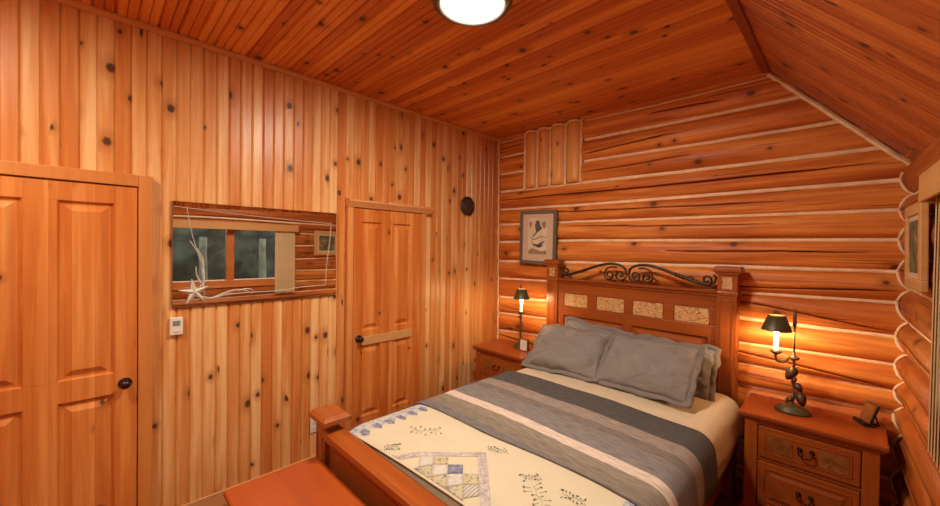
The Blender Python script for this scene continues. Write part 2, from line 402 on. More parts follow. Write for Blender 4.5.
# crown strip on the left wall
st('trim_2', prism(bmesh.new(), [(.001, H-.03), (.012, H-.03), (.028, H-.012), (.028, H-.001), (.001, H-.001)], 'y', Y0, -.01), M['trimy'], 'narrow pine moulding along the top of the left wall', 'trim')
bm = B(.001, .016, -1.09, -.02, 0, .1, .004); box(bm, .001, .016, -3.075, -1.90, 0, .1, .004)
st('baseboard_left', bm, M['base'], 'pale pine baseboard along the foot of the left wall', 'baseboard')

st('trim_5', prism(bmesh.new(), [(.001, .0), (.072, .0), (.032, H-.03), (.001, H-.03)], 'y', -.075, -.012), M['casing'], 'pale vertical corner board between the pine wall and the log wall', 'trim')
# ------------------------------------------------------------------ log walls
def lerp(a, b, t): return a+(b-a)*t
def poly(pts, s):
    if s <= pts[0][0]: return pts[0][1]
    for (a, u), (b, v) in zip(pts, pts[1:]):
        if s <= b: return lerp(u, v, (s-a)/(b-a))
    return pts[-1][1]
def bulge(t, b): return b*math.sqrt(max(0, 1-(2*t-1)**2))**.8
seed_n = [0]
def log_strip(bm, lay, lo, hi, s0, s1, P, b=.072, crack=None, tint=.5, ns=70, smax=None, cap=False, k=0):
    """half-round log between seam curves lo(s) and hi(s); crack = (sa, ta, sb, tb, width)"""
    seed_n[0] += 1; sd = seed_n[0]*3.7
    grid = []
    for i in range(ns+1):
        u = i/ns; row = []
        s = lerp(s0, s1, u)
        zl, zh = lo(s), hi(s)
        if crack and crack[0] <= s <= crack[2]:
            f = (s-crack[0])/(crack[2]-crack[0]); tc = lerp(crack[1], crack[3], f) + .05*noise.noise(Vector((s*2.2, sd, 0))) + .012*noise.noise(Vector((s*14, sd, 5)))
            env = min(1, f*7, (1-f)*7)
        elif crack:
            f = 0 if s < crack[0] else 1; tc = crack[1] if f == 0 else crack[3]; env = 0
        else: tc, env = .5, 0
        hw = (crack[4]*.8 if crack else .005)/max(.05, zh-zl)*(.25+.75*env)
        ts = [tc*j/6*1.0 for j in range(6)]
        ts = [lerp(0, tc-hw, (j/6)) for j in range(7)] + [tc] + [lerp(tc+hw, 1, j/6) for j in range(7)]
        for t in ts:
            z = lerp(zl, zh, t); o = bulge(t, b)*(1+.12*noise.noise(Vector((s*1.6, t*1.5, sd))))
            if t == tc: o -= .058*env
            ss = s
            if smax is not None:
                m_ = smax(z)
                ss = lerp(s0, min(s1, m_), u)
            row.append(bm.verts.new(P(ss, o, z)))
        grid.append(row)
    fs = []
    for a, c in zip(grid, grid[1:]):
        for j in range(len(a)-1):
            f = bm.faces.new((a[j], c[j], c[j+1], a[j+1])); fs.append(f); f.smooth = j not in (6, 7)
    if cap:
        for row in (grid[0], grid[-1]):
            fs.append(bm.faces.new(row))
    for f in fs:
        for l in f.loops: l[lay] = (tint, tint, tint, 1)
def chink_strip(bm, fz, s0, s1, P, o=.040, h=.018, n=40, smax=None):
    rows = []
    sd = random.random()*50
    if smax is not None: s1 = min(s1, smax(fz(s1))-.035)
    for i in range(n+1):
        s = lerp(s0, s1, i/n); z = fz(s)+.004*noise.noise(Vector((s*5, sd, 3)))
        w = h*(1+.25*noise.noise(Vector((s*3, sd, 0))))
        rows.append([bm.verts.new(P(s, oo, z+dz)) for oo, dz in ((0, -w), (o-.004, -w*.75), (o, 0), (o-.004, w*.75), (0, w))])
    for a, c in zip(rows, rows[1:]):
        for j in range(4): bm.faces.new((a[j], c[j], c[j+1], a[j+1])).smooth = True

seams = [  # seam heights at (x, z), measured at three stations
    [(0, 3.10), (1, 3.10), (2, 3.09), (3.13, 3.09)],
    [(0, 2.905), (1.03, 2.921), (2.02, 2.905), (3.13, 2.91)],
    [(0, 2.734), (1.03, 2.742), (2.02, 2.728), (3.13, 2.726)],
    [(0, 2.542), (1.03, 2.542), (2.02, 2.525), (3.13, 2.526)],
    [(0, 2.342), (1.03, 2.339), (2.03, 2.329), (3.13, 2.332)],
    [(0, 2.143), (1.04, 2.126), (2.03, 2.128), (3.13, 2.131)],
    [(0, 1.969), (1.04, 1.969), (2.04, 1.964), (3.13, 1.960)],
    [(0, 1.773), (1.05, 1.790), (2.04, 1.789), (3.13, 1.788)],
    [(0, 1.556), (1.05, 1.579), (2.29, 1.598), (3.13, 1.604)],
    [(0, 1.360), (2.28, 1.414), (3.13, 1.428)],
    [(0, 1.148), (2.28, 1.232), (3.13, 1.228)],
    [(0, .965), (2.29, 1.053), (3.13, 1.069)],
    [(0, .768), (2.29, .907), (3.13, .914)],
    [(0, .60), (2.29, .752), (3.13, .792)],
    [(0, .42), (3.13, .59)], [(0, .23), (3.13, .40)], [(0, .05), (3.13, .21)], [(0, -.14), (3.13, .02)]]
cracks = {1: None, 2: (1.9, .6, 2.62, .5, .006), 3: (1.04, .27, 2.05, .56, .008), 4: (1.1, .45, 2.1, .62, .004), 5: (.02, .5, 3.06, .54, .008),
          6: (.6, .66, 2.55, .5, .005), 7: (.9, .75, 2.5, .6, .004), 8: (1.8, .6, 2.95, .6, .005), 9: (2.2, .24, 3.05, .36, .006),
          10: (2.3, .7, 3.05, .15, .005), 11: (.1, .4, .8, .2, .005), 12: (2.2, .7, 3.05, .12, .006), 13: (.05, .75, .75, .25, .007)}
PB = lambda s, o, z: (s, -o, z)
sx = lambda z: slope_x(z)+.01
bm = bmesh.new(); lay = bm.loops.layers.float_color.new('tint')
cb = bmesh.new()
IX0, IX1, IZ0 = .385, 1.045, 2.34            # the upright infill logs stand here
random.seed(11)
for i in range(1, len(seams)):
    lo = lambda s, q=seams[i]: poly(q, s); hi = lambda s, q=seams[i-1]: min(poly(q, s), H+.02)
    t = .25+.5*random.random()
    sm = sx if i <= 5 else None
    if i <= 4:
        log_strip(bm, lay, lo, hi, -.02, IX0-.01, PB, crack=(.02, .45, .37, .55, .005) if i == 2 else None, tint=t, ns=14, cap=True)
        log_strip(bm, lay, lo, hi, IX1+.01, W+.02, PB, crack=cracks.get(i), tint=t, smax=sm, b=.075)
    else:
        log_strip(bm, lay, lo, hi, -.02, W+.02, PB, crack=cracks.get(i), tint=t, smax=sm, b=.072+.008*random.random())
    if 1 <= i <= 3:
        chink_strip(cb, lo, -.01, IX0-.01, PB, n=8); chink_strip(cb, lo, IX1+.02, W, PB, smax=sx)
    else: chink_strip(cb, lo, -.01, W, PB, smax=sx)
box(bm, -.05, W+.1, .002, .1, -.1, H+.1)
for f in bm.faces:
    for l in f.loops:
        if l[lay][3] == 0: l[lay] = (.4, .4, .4, 1)
# corner and slope beads of chinking
pts = []
for k in range(150):
    z = lerp(.05, H-.02, k/149)
    for q in range(1, len(seams)):
        if seams[q][0][1] <= z: break
    tb = (z-seams[q][0][1])/(seams[q-1][0][1]-seams[q][0][1]); ob = bulge(min(1, max(0, tb)), .074)
    pts.append((.079-.042*z/H, -.062-ob*.30, z))
tube(cb, pts, .008, 6)
pts = [(slope_x(z)-.016, -.068+.006*math.sin(z*40), z-.010) for z in [lerp(H-.02, EV+.02, k/40) for k in range(41)]]
tube(cb, pts, .015, 6)
back = st('wall_back', bm, M['logx'], 'back wall of stacked round orange logs with pale chinking behind the bed', 'wall')
link('chinking', cb, M['chink'], back)
# upright infill logs
xs = [IX0, .545, .70, .875, IX1]
for a, b_ in zip(xs, xs[1:]):
    ub = bmesh.new(); ul = ub.loops.layers.float_color.new('tint')
    t = random.random(); n = 14; rows = []
    for j in range(13):
        z = lerp(IZ0+.012, H-.012, j/12); rows.append([])
        ta = 1.0 - .10*math.exp(-(z-IZ0)*30)
        for k in range(n+1):
            a_ = PI*k/n; cx = (a+b_)/2; rr = (b_-a)/2-.006
            rows[-1].append(ub.verts.new((cx-rr*math.cos(a_)*ta, -.012-.078*math.sin(a_)**.8*ta, z)))
    for p, q in zip(rows, rows[1:]):
        for k in range(n): ub.faces.new((p[k], p[k+1], q[k+1], q[k])).smooth = True
    ub.faces.new(rows[0][::-1]); ub.faces.new(rows[-1])
    for f in ub.faces:
        for l in f.loops: l[ul] = (t, t, t, 1)
    link('upright_log', ub, M['logz'], back)
ib = bmesh.new()
for xq in xs: tube(ib, [(xq, -.052, lerp(IZ0, H-.005, k/8)) for k in range(9)], .0125, 6)
for a, b_ in zip(xs, xs[1:]): tube(ib, smooth_pts([(a, -.052, H-.024), (lerp(a, b_, .5), -.094, H-.010), (b_, -.052, H-.024)], 5), .009, 6)
link('infill_chinking', ib, M['chink'], back)

# right wall of logs with the window opening
WY0, WY1, WZ0, WZ1 = -3.55, -1.22, 1.14, 2.0
PR = lambda s, o, z: (W-o, s, z)
bm = bmesh.new(); lay = bm.loops.layers.float_color.new('tint'); cb = bmesh.new()
zs = [2.40, 2.225, 2.045, 1.875, 1.69, 1.505, 1.325, 1.145, .985, .845, .69, .50, .31, .12, -.08]
for i in range(1, len(zs)):
    z1, z0 = zs[i-1], zs[i]
    lo = lambda s, z=z0: z+.012*math.sin(s*2+z*9); hi = lambda s, z=z1: min(z+.012*math.sin(s*2+z*9), 2.28)
    t = .25+.5*random.random()
    mid = (z0+z1)/2
    segs = [(Y0, .03)] if not (WZ0 < mid < WZ1) else [(Y0, WY0), (WY1, .03)]
    for a, b_ in segs:
        log_strip(bm, lay, lo, hi, a, b_, PR, b=.07, tint=t, ns=max(8, int((b_-a)*18)), cap=True, crack=(a+.1, .4, b_-.05, .55, .005) if i % 2 else None)
        chink_strip(cb, lo, a, b_, PR, o=.032)
box(bm, W+.002, W+.1, Y0, WY0, 0, 2.3); box(bm, W+.002, W+.1, WY1, .1, 0, 2.3)
box(bm, W+.002, W+.1, WY0, WY1, 0, WZ0); box(bm, W+.002, W+.1, WY0, WY1, WZ1, 2.3)
for f in bm.faces:
    for l in f.loops:
        if l[lay][3] == 0: l[lay] = (.4, .4, .4, 1)
# scalloped bead of chinking in the corner
pts = []
for k in range(150):
    z = lerp(.05, EV-.02, k/149)
    for q in range(1, len(seams)):
        if poly(seams[q], 3.1) <= z: break
    tb = (z-poly(seams[q], 3.1))/(poly(seams[q-1], 3.1)-poly(seams[q], 3.1)); ob = bulge(min(1, max(0, tb)), .074)
    for q in range(1, len(zs)):
        if zs[q] <= z: break
    tr = (z-zs[q])/(zs[q-1]-zs[q]); orr = bulge(min(1, max(0, tr)), .07)
    pts.append((W-orr-.006, -ob-.006, z))
tube(cb, pts, .0075, 6)
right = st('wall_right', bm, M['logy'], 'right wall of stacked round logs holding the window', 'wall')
link('chinking', cb, M['chink'], right)

# window in the right wall (seen in the mirror)
bm = bmesh.new()
f = .06
box(bm, W-.06, W+.09, WY0, WY1, WZ0, WZ0+.07, .004); box(bm, W-.06, W+.09, WY0, WY1, WZ1-.05, WZ1, .004)
box(bm, W-.06, W+.09, WY0, WY0+f, WZ0+.07, WZ1-.05, .004); box(bm, W-.06, W+.09, WY1-f, WY1, WZ0+.07, WZ1-.05, .004)
win = st('window_1', bm, M['winwood'], 'wide wooden framed window in the right log wall, seen in the mirror', 'window')
for ym in (-1.99, -2.78):
    link('mullion', B(W-.02, W+.07, ym-.045, ym+.045, WZ0+.07, WZ1-.05, .004), M['winwood'], win)
for a, b_ in ((WY1-f, -1.945), (-2.035, -2.735), (-2.825, WY0+f)):
    link('pane', B(W+.03, W+.036, min(a, b_), max(a, b_), WZ0+.07, WZ1-.05), M['glass'], win)
link('sill', B(W-.085, W+.0, WY0-.03, WY1+.03, WZ0-.03, WZ0+.001, .006), M['winwood'], win)

# ------------------------------------------------------------------ outdoors beyond the glass
st('ground', B(W+.45, 14, -12, 8, -.5, -.35), M['ground'], 'dark forest ground outside the window', 'ground')
hb = bmesh.new(); rows = []
for i in range(60):
    y = lerp(-11, 7, i/59); rows.append([])
    for j in range(14):
        z = lerp(-.35, 2.045+.015*noise.noise(Vector((y*2, 0, 0))), j/13)
        rows[-1].append(hb.verts.new((6.4+.5*noise.noise(Vector((y*1.7, z*1.9, 3)))+.25*noise.noise(Vector((y*5, z*6, 1)))+.3*(z/2), y, z)))
for p, q in zip(rows, rows[1:]):
    for j in range(13): hb.faces.new((p[j], q[j], q[j+1], p[j+1]))
for p, q in zip(rows, rows[1:]):   # depth behind
    pass
r = bmesh.ops.extrude_face_region(hb, geom=list(hb.faces)); bmesh.ops.translate(hb, vec=(1.5, 0, 0), verts=[v for v in r['geom'] if isinstance(v, bmesh.types.BMVert)])
tag(link('hedge', hb, M['hedge'], smooth=True), 'dark evergreen thicket outside, seen in the mirror through the window', 'hedge')
for y, lab in ((-2.32, 'pale tree trunk outside, in the left window pane seen in the mirror'), (-1.62, 'pale tree trunk outside, in the right window pane seen in the mirror')):
    tb = bmesh.new(); yy = -3.325+(y+3.325)*8.4/5.95
    tube(tb, [(5.5+.01*math.sin(k), yy+.004*math.sin(k*2.2), lerp(-.36, 1.82, k/9)) for k in range(10)], [.085-.003*k for k in range(10)], 12)
    tag(link('tree_trunk', tb, M['trunk'], smooth=True), lab, 'tree', 'pale trunks outside the window')

# valance and blind
bm = B(2.99, 3.002, -3.55, -1.13, 1.90, 2.0, .002); box(bm, 3.002, 3.056, -3.55, -1.13, 1.985, 2.0); box(bm, 3.002, 3.056, -1.145, -1.13, 1.90, 1.985)
va = thing('window_valance', 'long light wooden valance box above the window on the right wall', 'valance', (3.02, -2.4, 1.90))
link('board', bm, M['valance'], va, loc=(-3.02, 2.4, -1.90))
bl = thing('vertical_blind', 'tan slatted vertical blind drawn aside beside the window on the right wall', 'blind', (3.032, -1.31, 1.0))
for k in range(6):
    y = -1.17-.046*k-.02
    q = bmesh.new()
    prism(q, [(-.006, -.027), (.006, .024), (.009, .0235), (-.003, -.0275)], 'z', .0, .925)
    link('slat', q, M['blind'], bl, loc=(-.006, y+1.31, .005))

# ------------------------------------------------------------------ doors
def panel(bm, y0, y1, z0, z1, x=.0):
    """raised panel facing +x: recess lip, bevel and raised field"""
    loops = []
    for ins, dx in ((0, 0), (.008, -.015), (.022, -.015), (.052, .003), (.06, .003)):
        loops.append([bm.verts.new((x+dx, a, b)) for a, b in ((y0+ins, z0+ins), (y1-ins, z0+ins), (y1-ins, z1-ins), (y0+ins, z1-ins))])
    for p, q in zip(loops, loops[1:]):
        for i in range(4): bm.faces.new((p[i], p[(i+1) % 4], q[(i+1) % 4], q[i]))
    bm.faces.new(loops[-1])
def make_door(name, label, y0, y1, cols, rows, knob_y, knob_z, x):
    """slab of stiles and rails around raised panels"""
    bm = bmesh.new(); z0, z1 = .012, 2.012
    zz = [z0] + [v for r_ in rows for v in r_] + [z1]
    # stiles (full height), rails (between)
    st_ = [y0] + [v for c in cols for v in c] + [y1]
    box(bm, x-.03, x, y0, cols[0][0], z0, z1, .0015); box(bm, x-.03, x, cols[-1][1], y1, z0, z1, .0015)
    for a, b_ in zip([z0]+[r_[1] for r_ in rows], [r_[0] for r_ in rows]+[z1]):
        box(bm, x-.03, x-.0005, cols[0][0], cols[-1][1], a, b_, .0015)
    for r_ in rows:
        for c, d in zip(cols, cols[1:]): box(bm, x-.03, x, c[1], d[0], r_[0], r_[1], .0015)
    d = st(name, bm, M['door'], label, 'door')
    for r_ in rows:
        for c in cols:
            pb = bmesh.new(); panel(pb, c[0], c[1], r_[0], r_[1], x); link('panel', pb, M['door'], d)
    kb = bmesh.new()
    lathe(kb, [(0, 0), (.03, 0), (.03, .006), (.012, .012), (.010, .026), (.018, .032), (.023, .043), (.020, .053), (.010, .058), (0, .059)], n=20)
    k = link('door_knob', kb, M['knob'], d, smooth=True); k.location = (x, knob_y, knob_z); k.rotation_euler = (0, PI/2, 0)
    return d
make_door('door_1', 'wide knotty pine panelled door with raised panels at left', -3.95, -3.15, [(-3.86, -3.57), (-3.455, -3.245)], [(.24, .875), (.988, 1.915)], -3.2, .925, .034)
make_door('door_2', 'narrow pine panelled door in the middle of the left wall', -1.835, -1.155, [(-1.765, -1.585), (-1.46, -1.275)], [(.29, .88), (1.005, 1.905)], -1.785, .945, .034)
link_rail = B(.034, .044, -1.76, -1.255, .885, .955, .003)
bpy.data.objects['door_2']; link('lock_rail_ledge', link_rail, M['base'], bpy.data.objects['door_2'])
def casing(n, y0, y1, label, w=.065, header=False):
    bm = bmesh.new()
    box(bm, .001, .046 if not header else .04, y0-w, y0-.004, 0, 2.018+ (0 if header else w), .004)
    box(bm, .001, .046 if not header else .04, y1+.004, y1+w, 0, 2.018 + (0 if header else w), .004)
    if not header: box(bm, .001, .0455, y0-.004, y1+.004, 2.018, 2.018+w, .004)
    c = st('trim_%d' % n, bm, M['casing'], label, 'trim')
    if header:
        hb = prism(bmesh.new(), [(.001, 2.018), (.045, 2.018), (.055, 2.035), (.075, 2.062), (.075, 2.076), (.001, 2.09)], 'y', y0-.06, y1+.11)
        link('header_cap', hb, M['trimy'], c)
casing(3, -3.95, -3.15, 'pine casing around the wide left door')
casing(4, -1.835, -1.155, 'pine casing with a projecting cap around the narrow door', w=.055, header=True)

# ------------------------------------------------------------------ wall mirror and its garland
MY0, MY1, MZ0, MZ1 = -2.995, -1.975, 1.318, 1.958
mr = thing('wall_mirror', 'wide frameless rectangular mirror hanging on the pine wall between the doors', 'mirror', (.004, (MY0+MY1)/2, MZ0))
hw, hh = (MY1-MY0)/2, MZ1-MZ0
link('backing', B(0, .012, -hw, hw, 0, hh), M['mirror_edge'], mr)
bm = bmesh.new()
o_ = [(-hw+.001, .001), (hw-.001, .001), (hw-.001, hh-.001), (-hw+.001, hh-.001)]
A = [bm.verts.new((.0125, y, z)) for y, z in o_]
i_ = [(-hw+.004, .004), (hw-.004, .004), (hw-.004, hh-.004), (-hw+.004, hh-.004)]
C = [bm.verts.new((.0135, y, z)) for y, z in i_]
for i in range(4): bm.faces.new((A[i], A[(i+1) % 4], C[(i+1) % 4], C[i]))
bm.faces.new(C)
link('mirror_glass', bm, M['glass_mirror'], mr)
def mpt(cx, cy, x=.028):
    """point on the mirror face from a fraction of its width and height"""
    return (x, lerp(MY0, MY1, cx), lerp(MZ1, MZ0, cy))
ga = thing('starfish_garland', 'white starfish with a pale twig and thin cord strung across the mirror', 'garland', (.03, MY0+.09, MZ0+.1))
off = Vector((.03, MY0+.09, MZ0+.1))
def gl(pts): return [Vector(p)-off for p in pts]
cbm = bmesh.new()
tube(cbm, gl(smooth_pts([mpt(.005, .05, .024), mpt(.3, .085, .024), mpt(.6, .11, .024), mpt(.955, .13, .024)], 8)), .0015, 6)
tube(cbm, gl(smooth_pts([mpt(.955, .13, .024), mpt(.945, .35, .024), mpt(.925, .6, .024), mpt(.915, .87, .024)], 8)), .0015, 6)
tube(cbm, gl(smooth_pts([mpt(.915, .87, .024), mpt(.75, .875, .024), mpt(.55, .90, .024), mpt(.35, .90, .024), mpt(.16, .93, .024)], 8)), .0018, 6)
tube(cbm, gl(smooth_pts([mpt(.07, .05, .024), mpt(.095, .3, .024), mpt(.14, .6, .024), mpt(.16, .9, .024)], 8)), .0012, 6)
link('cord', cbm, M['cord'], ga, smooth=True)
tw = bmesh.new()
for P_ in ([(.15, .86), (.155, .66), (.13, .5), (.085, .37)], [(.15, .7), (.15, .55), (.12, .44)], [(.14, .78), (.12, .7), (.115, .62)], [(.135, .82), (.155, .76), (.145, .66)],
           [(.13, .9), (.2, .93), (.28, .90), (.33, .90)], [(.2, .93), (.3, .87), (.37, .87), (.42, .91)], [(.33, .87), (.4, .86), (.43, .89)]):
    pp = gl(smooth_pts([mpt(a, b, .026) for a, b in P_], 6)); tube(tw, pp, [lerp(.0042, .0016, k/(len(pp)-1)) for k in range(len(pp))], 6)
link('twig', tw, M['cord'], ga, smooth=True)
sf = bmesh.new()
c0 = gl([mpt(.105, .86, .04)])[0]; ring = []
for k in range(10):
    a = PI/2+2*PI*k/10+.12; r_ = .082 if k % 2 == 0 else .026
    ring.append((a, r_))
top = sf.verts.new(c0+Vector((.008, 0, 0))); bot = sf.verts.new(c0+Vector((-.012, 0, 0)))
rv = [sf.verts.new(c0+Vector((-.006, r_*math.cos(a), r_*math.sin(a)))) for a, r_ in ring]
rm = [sf.verts.new(c0+Vector((.003 if k % 2 == 0 else -.002, .55*r_*math.cos(a), .55*r_*math.sin(a)))) for k, (a, r_) in enumerate(ring)]
for k in range(10):
    j = (k+1) % 10
    sf.faces.new((rv[k], rv[j], rm[j], rm[k])); sf.faces.new((rm[k], rm[j], top)); sf.faces.new((rv[j], rv[k], bot))
link('starfish', sf, M['starfish'], ga)

# thermostat, outlet, plaque
t = thing('thermostat', 'small white wall thermostat under the left end of the mirror', 'thermostat', (.0, -2.972, 1.155))
link('housing', B(0, .024, -.032, .032, 0, .105, .004), M['white'], t)
link('display', B(.0235, .0255, -.018, .018, .055, .085, .001), M['lcd'], t)
link('slider', B(.0235, .028, -.014, .014, .02, .03, .001), M['white'], t)
t = thing('wall_outlet', 'small white wall outlet low on the pine wall beside the footboard post', 'outlet', (.002, -2.128, .335))
link('plate', B(0, .006, -.034, .034, -.056, .056, .003), M['white'], t)
for dz in (-.022, .022):
    s_ = link('socket', B(.006, .009, -.014, .014, dz-.013, dz+.013, .003), M['white'], t)
    q = bmesh.new(); box(q, .009, .0095, -.007, -.005, dz-.005, dz+.005); box(q, .009, .0095, .005, .007, dz-.005, dz+.005); link('slots', q, M['slot'], s_)
t = thing('wall_plaque', 'dark octagonal carved plaque high on the pine wall near the corner', 'plaque', (.003, -.535, 2.142))
q = bmesh.new()
lathe(q, [(0, 0), (.104, 0), (.106, .012), (.098, .022), (.086, .020), (.082, .012), (0, .012)], n=8, M4=Matrix.Rotation(PI/2, 4, 'Y') @ Matrix.Rotation(PI/8, 4, 'Z'))
link('rim', q, M['plaque'], t)
q = bmesh.new()
lathe(q, [(0, .012), (.081, .012), (.07, .018), (.05, .016), (.035, .026), (.02, .02), (.012, .03), (0, .031)], n=24, M4=Matrix.Rotation(PI/2, 4, 'Y'))
for k in range(8):
    a = k*PI/4
    bmesh.ops.create_uvsphere(q, u_segments=10, v_segments=6, radius=.013, matrix=Matrix.Translation((.018, .055*math.cos(a), .055*math.sin(a))) @ Matrix.Diagonal((.6, 1, 1, 1)))
link('carving', q, M['plaque_c'], t, smooth=True)

# ------------------------------------------------------------------ ceiling light
LX, LY = 1.539, -2.02
cl = thing('ceiling_light', 'round flush ceiling light with brushed nickel ring and lit frosted dome', 'light', (LX, LY, H))
q = bmesh.new(); lathe(q, [(.140, -.002), (.190, -.004), (.198, -.018), (.196, -.040), (.188, -.056), (.172, -.066), (.154, -.064), (.141, -.050), (.140, -.002)], n=64)
link('ring', q, M['nickel'], cl, smooth=True)
q = bmesh.new(); lathe(q, [(.136, -.046)] + [(.134*math.cos(a), -.050-.028*math.sin(a)) for a in [k*PI/2/10 for k in range(10)]] + [(0, -.078)], n=48)
link('dome', q, M['dome'], cl, smooth=True)
for a in (-.5, 1.6, 3.7):
    q = bmesh.new(); lathe(q, [(0, 0), (.007, 0), (.007, -.008), (.004, -.013), (0, -.014)], c=(.187*math.cos(a), .187*math.sin(a), -.05), n=12)
    link('thumb_screw', q, M['nickel'], cl, smooth=True)

r_ = cl.copy(); COL.objects.link(r_); r_.location = (1.0, -4.0, H); r_.scale = (.78, .78, .78)  # added fill fixture, unseen, to brighten the left side of the room
r_['label'] = 'added round fill light on the ceiling behind the viewer, out of the frame'
for ch in list(cl.children):
    c_ = ch.copy(); COL.objects.link(c_); c_.parent = r_
for o_ in (cl, r_): o_['group'] = 'round flush ceiling lights'

# ------------------------------------------------------------------ bed frame
bed = thing('bed', 'stained pine bed frame with tall panelled headboard and iron scrollwork', 'bed', (1.555, -1.25, 0))
def bl_(bm): bmesh.ops.translate(bm, vec=(-1.555, 1.25, 0), verts=bm.verts); return bm
YH = -.19
hd = bmesh.new()
box(hd, .905, 2.205, YH+.012, YH+.05, .35, 1.385, 0)                       # recessed ground
for z0, z1, d in ((1.295, 1.385, 0), (1.085, 1.172, 0), (.35, .62, 0)): box(hd, .905, 2.205, YH, YH+.04, z0, z1, .003)
for a, b_ in ((.905, .97), (1.207, 1.292), (1.540, 1.606), (1.846, 1.920), (2.160, 2.205)): box(hd, a, b_, YH+.0005, YH+.04, 1.172, 1.295, .002)
for a, b_ in ((.905, .97), (1.535, 1.607), (2.148, 2.205)): box(hd, a, b_, YH+.0005, YH+.04, .62, 1.085, .002)
head = link('headboard', bl_(hd), M['fx'], bed)
mo = prism(bmesh.new(), [(YH+.045, 1.385), (YH-.006, 1.385), (YH-.012, 1.392), (YH-.006, 1.400), (YH-.022, 1.410), (YH-.026, 1.420), (YH-.026, 1.428), (YH+.045, 1.428)], 'x', .907, 2.203)
link('crown_moulding', bl_(mo), M['fx'], head)
for a, b_ in ((.97, 1.207), (1.292, 1.540), (1.606, 1.846), (1.920, 2.160)):
    link('carved_panel', bl_(B(a+.004, b_-.004, YH+.004, YH+.013, 1.176, 1.291, .003)), M['carved'], head)
for a, b_ in ((.97, 1.535), (1.607, 2.148)):
    pb = bmesh.new(); loops = []
    for ins, dy in ((0.002, .0), (.008, .009), (.022, .009), (.06, .002), (.07, .002)):
        loops.append([pb.verts.new((xx, YH+dy, zz)) for xx, zz in ((a+ins, .622+ins), (b_-ins, .622+ins), (b_-ins, 1.083-ins), (a+ins, 1.083-ins))])
    for p, q in zip(loops, loops[1:]):
        for i in range(4): pb.faces.new((p[i], p[(i+1) % 4], q[(i+1) % 4], q[i]))
    pb.faces.new(loops[-1]); link('raised_panel', bl_(pb), M['fx'], head)
for xc in (.845, 2.262):
    q = bmesh.new()
    box(q, xc-.06, xc+.06, YH-.012, YH+.088, 0, 1.545, .004)
    box(q, xc-.066, xc+.066, YH-.018, YH+.09, 1.40, 1.425, .004)
    for a, b_, z0, z1 in ((xc-.032, xc+.032, .62, 1.36),):
        for u0, u1, v0, v1 in ((a-.006, a, z0, z1), (b_, b_+.006, z0, z1), (a-.006, b_+.006, z1, z1+.006)): box(q, u0, u1, YH-.016, YH-.011, v0, v1, .001)
    po = link('headboard_post', bl_(q), M['fz'], head)
    q = bmesh.new(); box(q, xc-.03, xc+.03, YH-.0165, YH-.0115, 1.44, 1.525, .002)
    link('post_inset', bl_(q), M['carved'], head)
    q = bmesh.new(); box(q, xc-.072, xc+.072, YH-.022, YH+.074, 1.545, 1.562, .003); box(q, xc-.085, xc+.085, YH-.034, YH+.078, 1.562, 1.592, .006); box(q, xc-.078, xc+.078, YH-.027, YH+.072, 1.592, 1.602, .003)
    link('post_cap', bl_(q), M['fx'], head)
# iron scrollwork
def spiral(cx, cz, r0, r1, a0, turns, n=26):
    return [(cx+lerp(r0, r1, k/n)*math.cos(a0+turns*2*PI*k/n), YH+.02, cz+lerp(r0, r1, k/n)*math.sin(a0+turns*2*PI*k/n)) for k in range(n+1)]
q = bmesh.new(); CX = 1.555
for s in (-1, 1):
    X_ = lambda d: CX+s*d
    bar = smooth_pts([(X_(.60), YH+.02, 1.462), (X_(.52), YH+.02, 1.476), (X_(.40), YH+.02, 1.515), (X_(.27), YH+.02, 1.560), (X_(.16), YH+.02, 1.586), (X_(.07), YH+.02, 1.578), (X_(.02), YH+.02, 1.545), (X_(.012), YH+.02, 1.50)], 6)
    tube(q, bar, [lerp(.013, .0095, k/(len(bar)-1)) for k in range(len(bar))], 8)
    sp = spiral(X_(.062), 1.492, .05, .014, PI if s > 0 else 0, 1.25*(1 if s > 0 else -1)); tube(q, sp, .008, 8)
    sp = spiral(X_(.158), 1.488, .044, .012, 0 if s > 0 else PI, 1.3*(-1 if s > 0 else 1)); tube(q, sp, .008, 8)
    tube(q, smooth_pts([(X_(.20), YH+.02, 1.49), (X_(.185), YH+.02, 1.535), (X_(.14), YH+.02, 1.558), (X_(.09), YH+.02, 1.556)], 5), .007, 8)
    sp = spiral(X_(.575), 1.498, .036, .010, -PI/2, 1.2*(1 if s > 0 else -1)); tube(q, sp, .0085, 8)
    tube(q, smooth_pts([(X_(.60), YH+.02, 1.462), (X_(.625), YH+.02, 1.485), (X_(.632), YH+.02, 1.52), (X_(.615), YH+.02, 1.535)], 5), .0075, 8)
    for d in (.37, .395, .42):
        bmesh.ops.create_uvsphere(q, u_segments=10, v_segments=6, radius=.017, matrix=Matrix.Translation((X_(d), YH+.02, 1.515+(.395-d)*.37)) @ Matrix.Diagonal((.55, 1, 1, 1)))
link('iron_scrollwork', bl_(q), M['iron'], head, smooth=True)
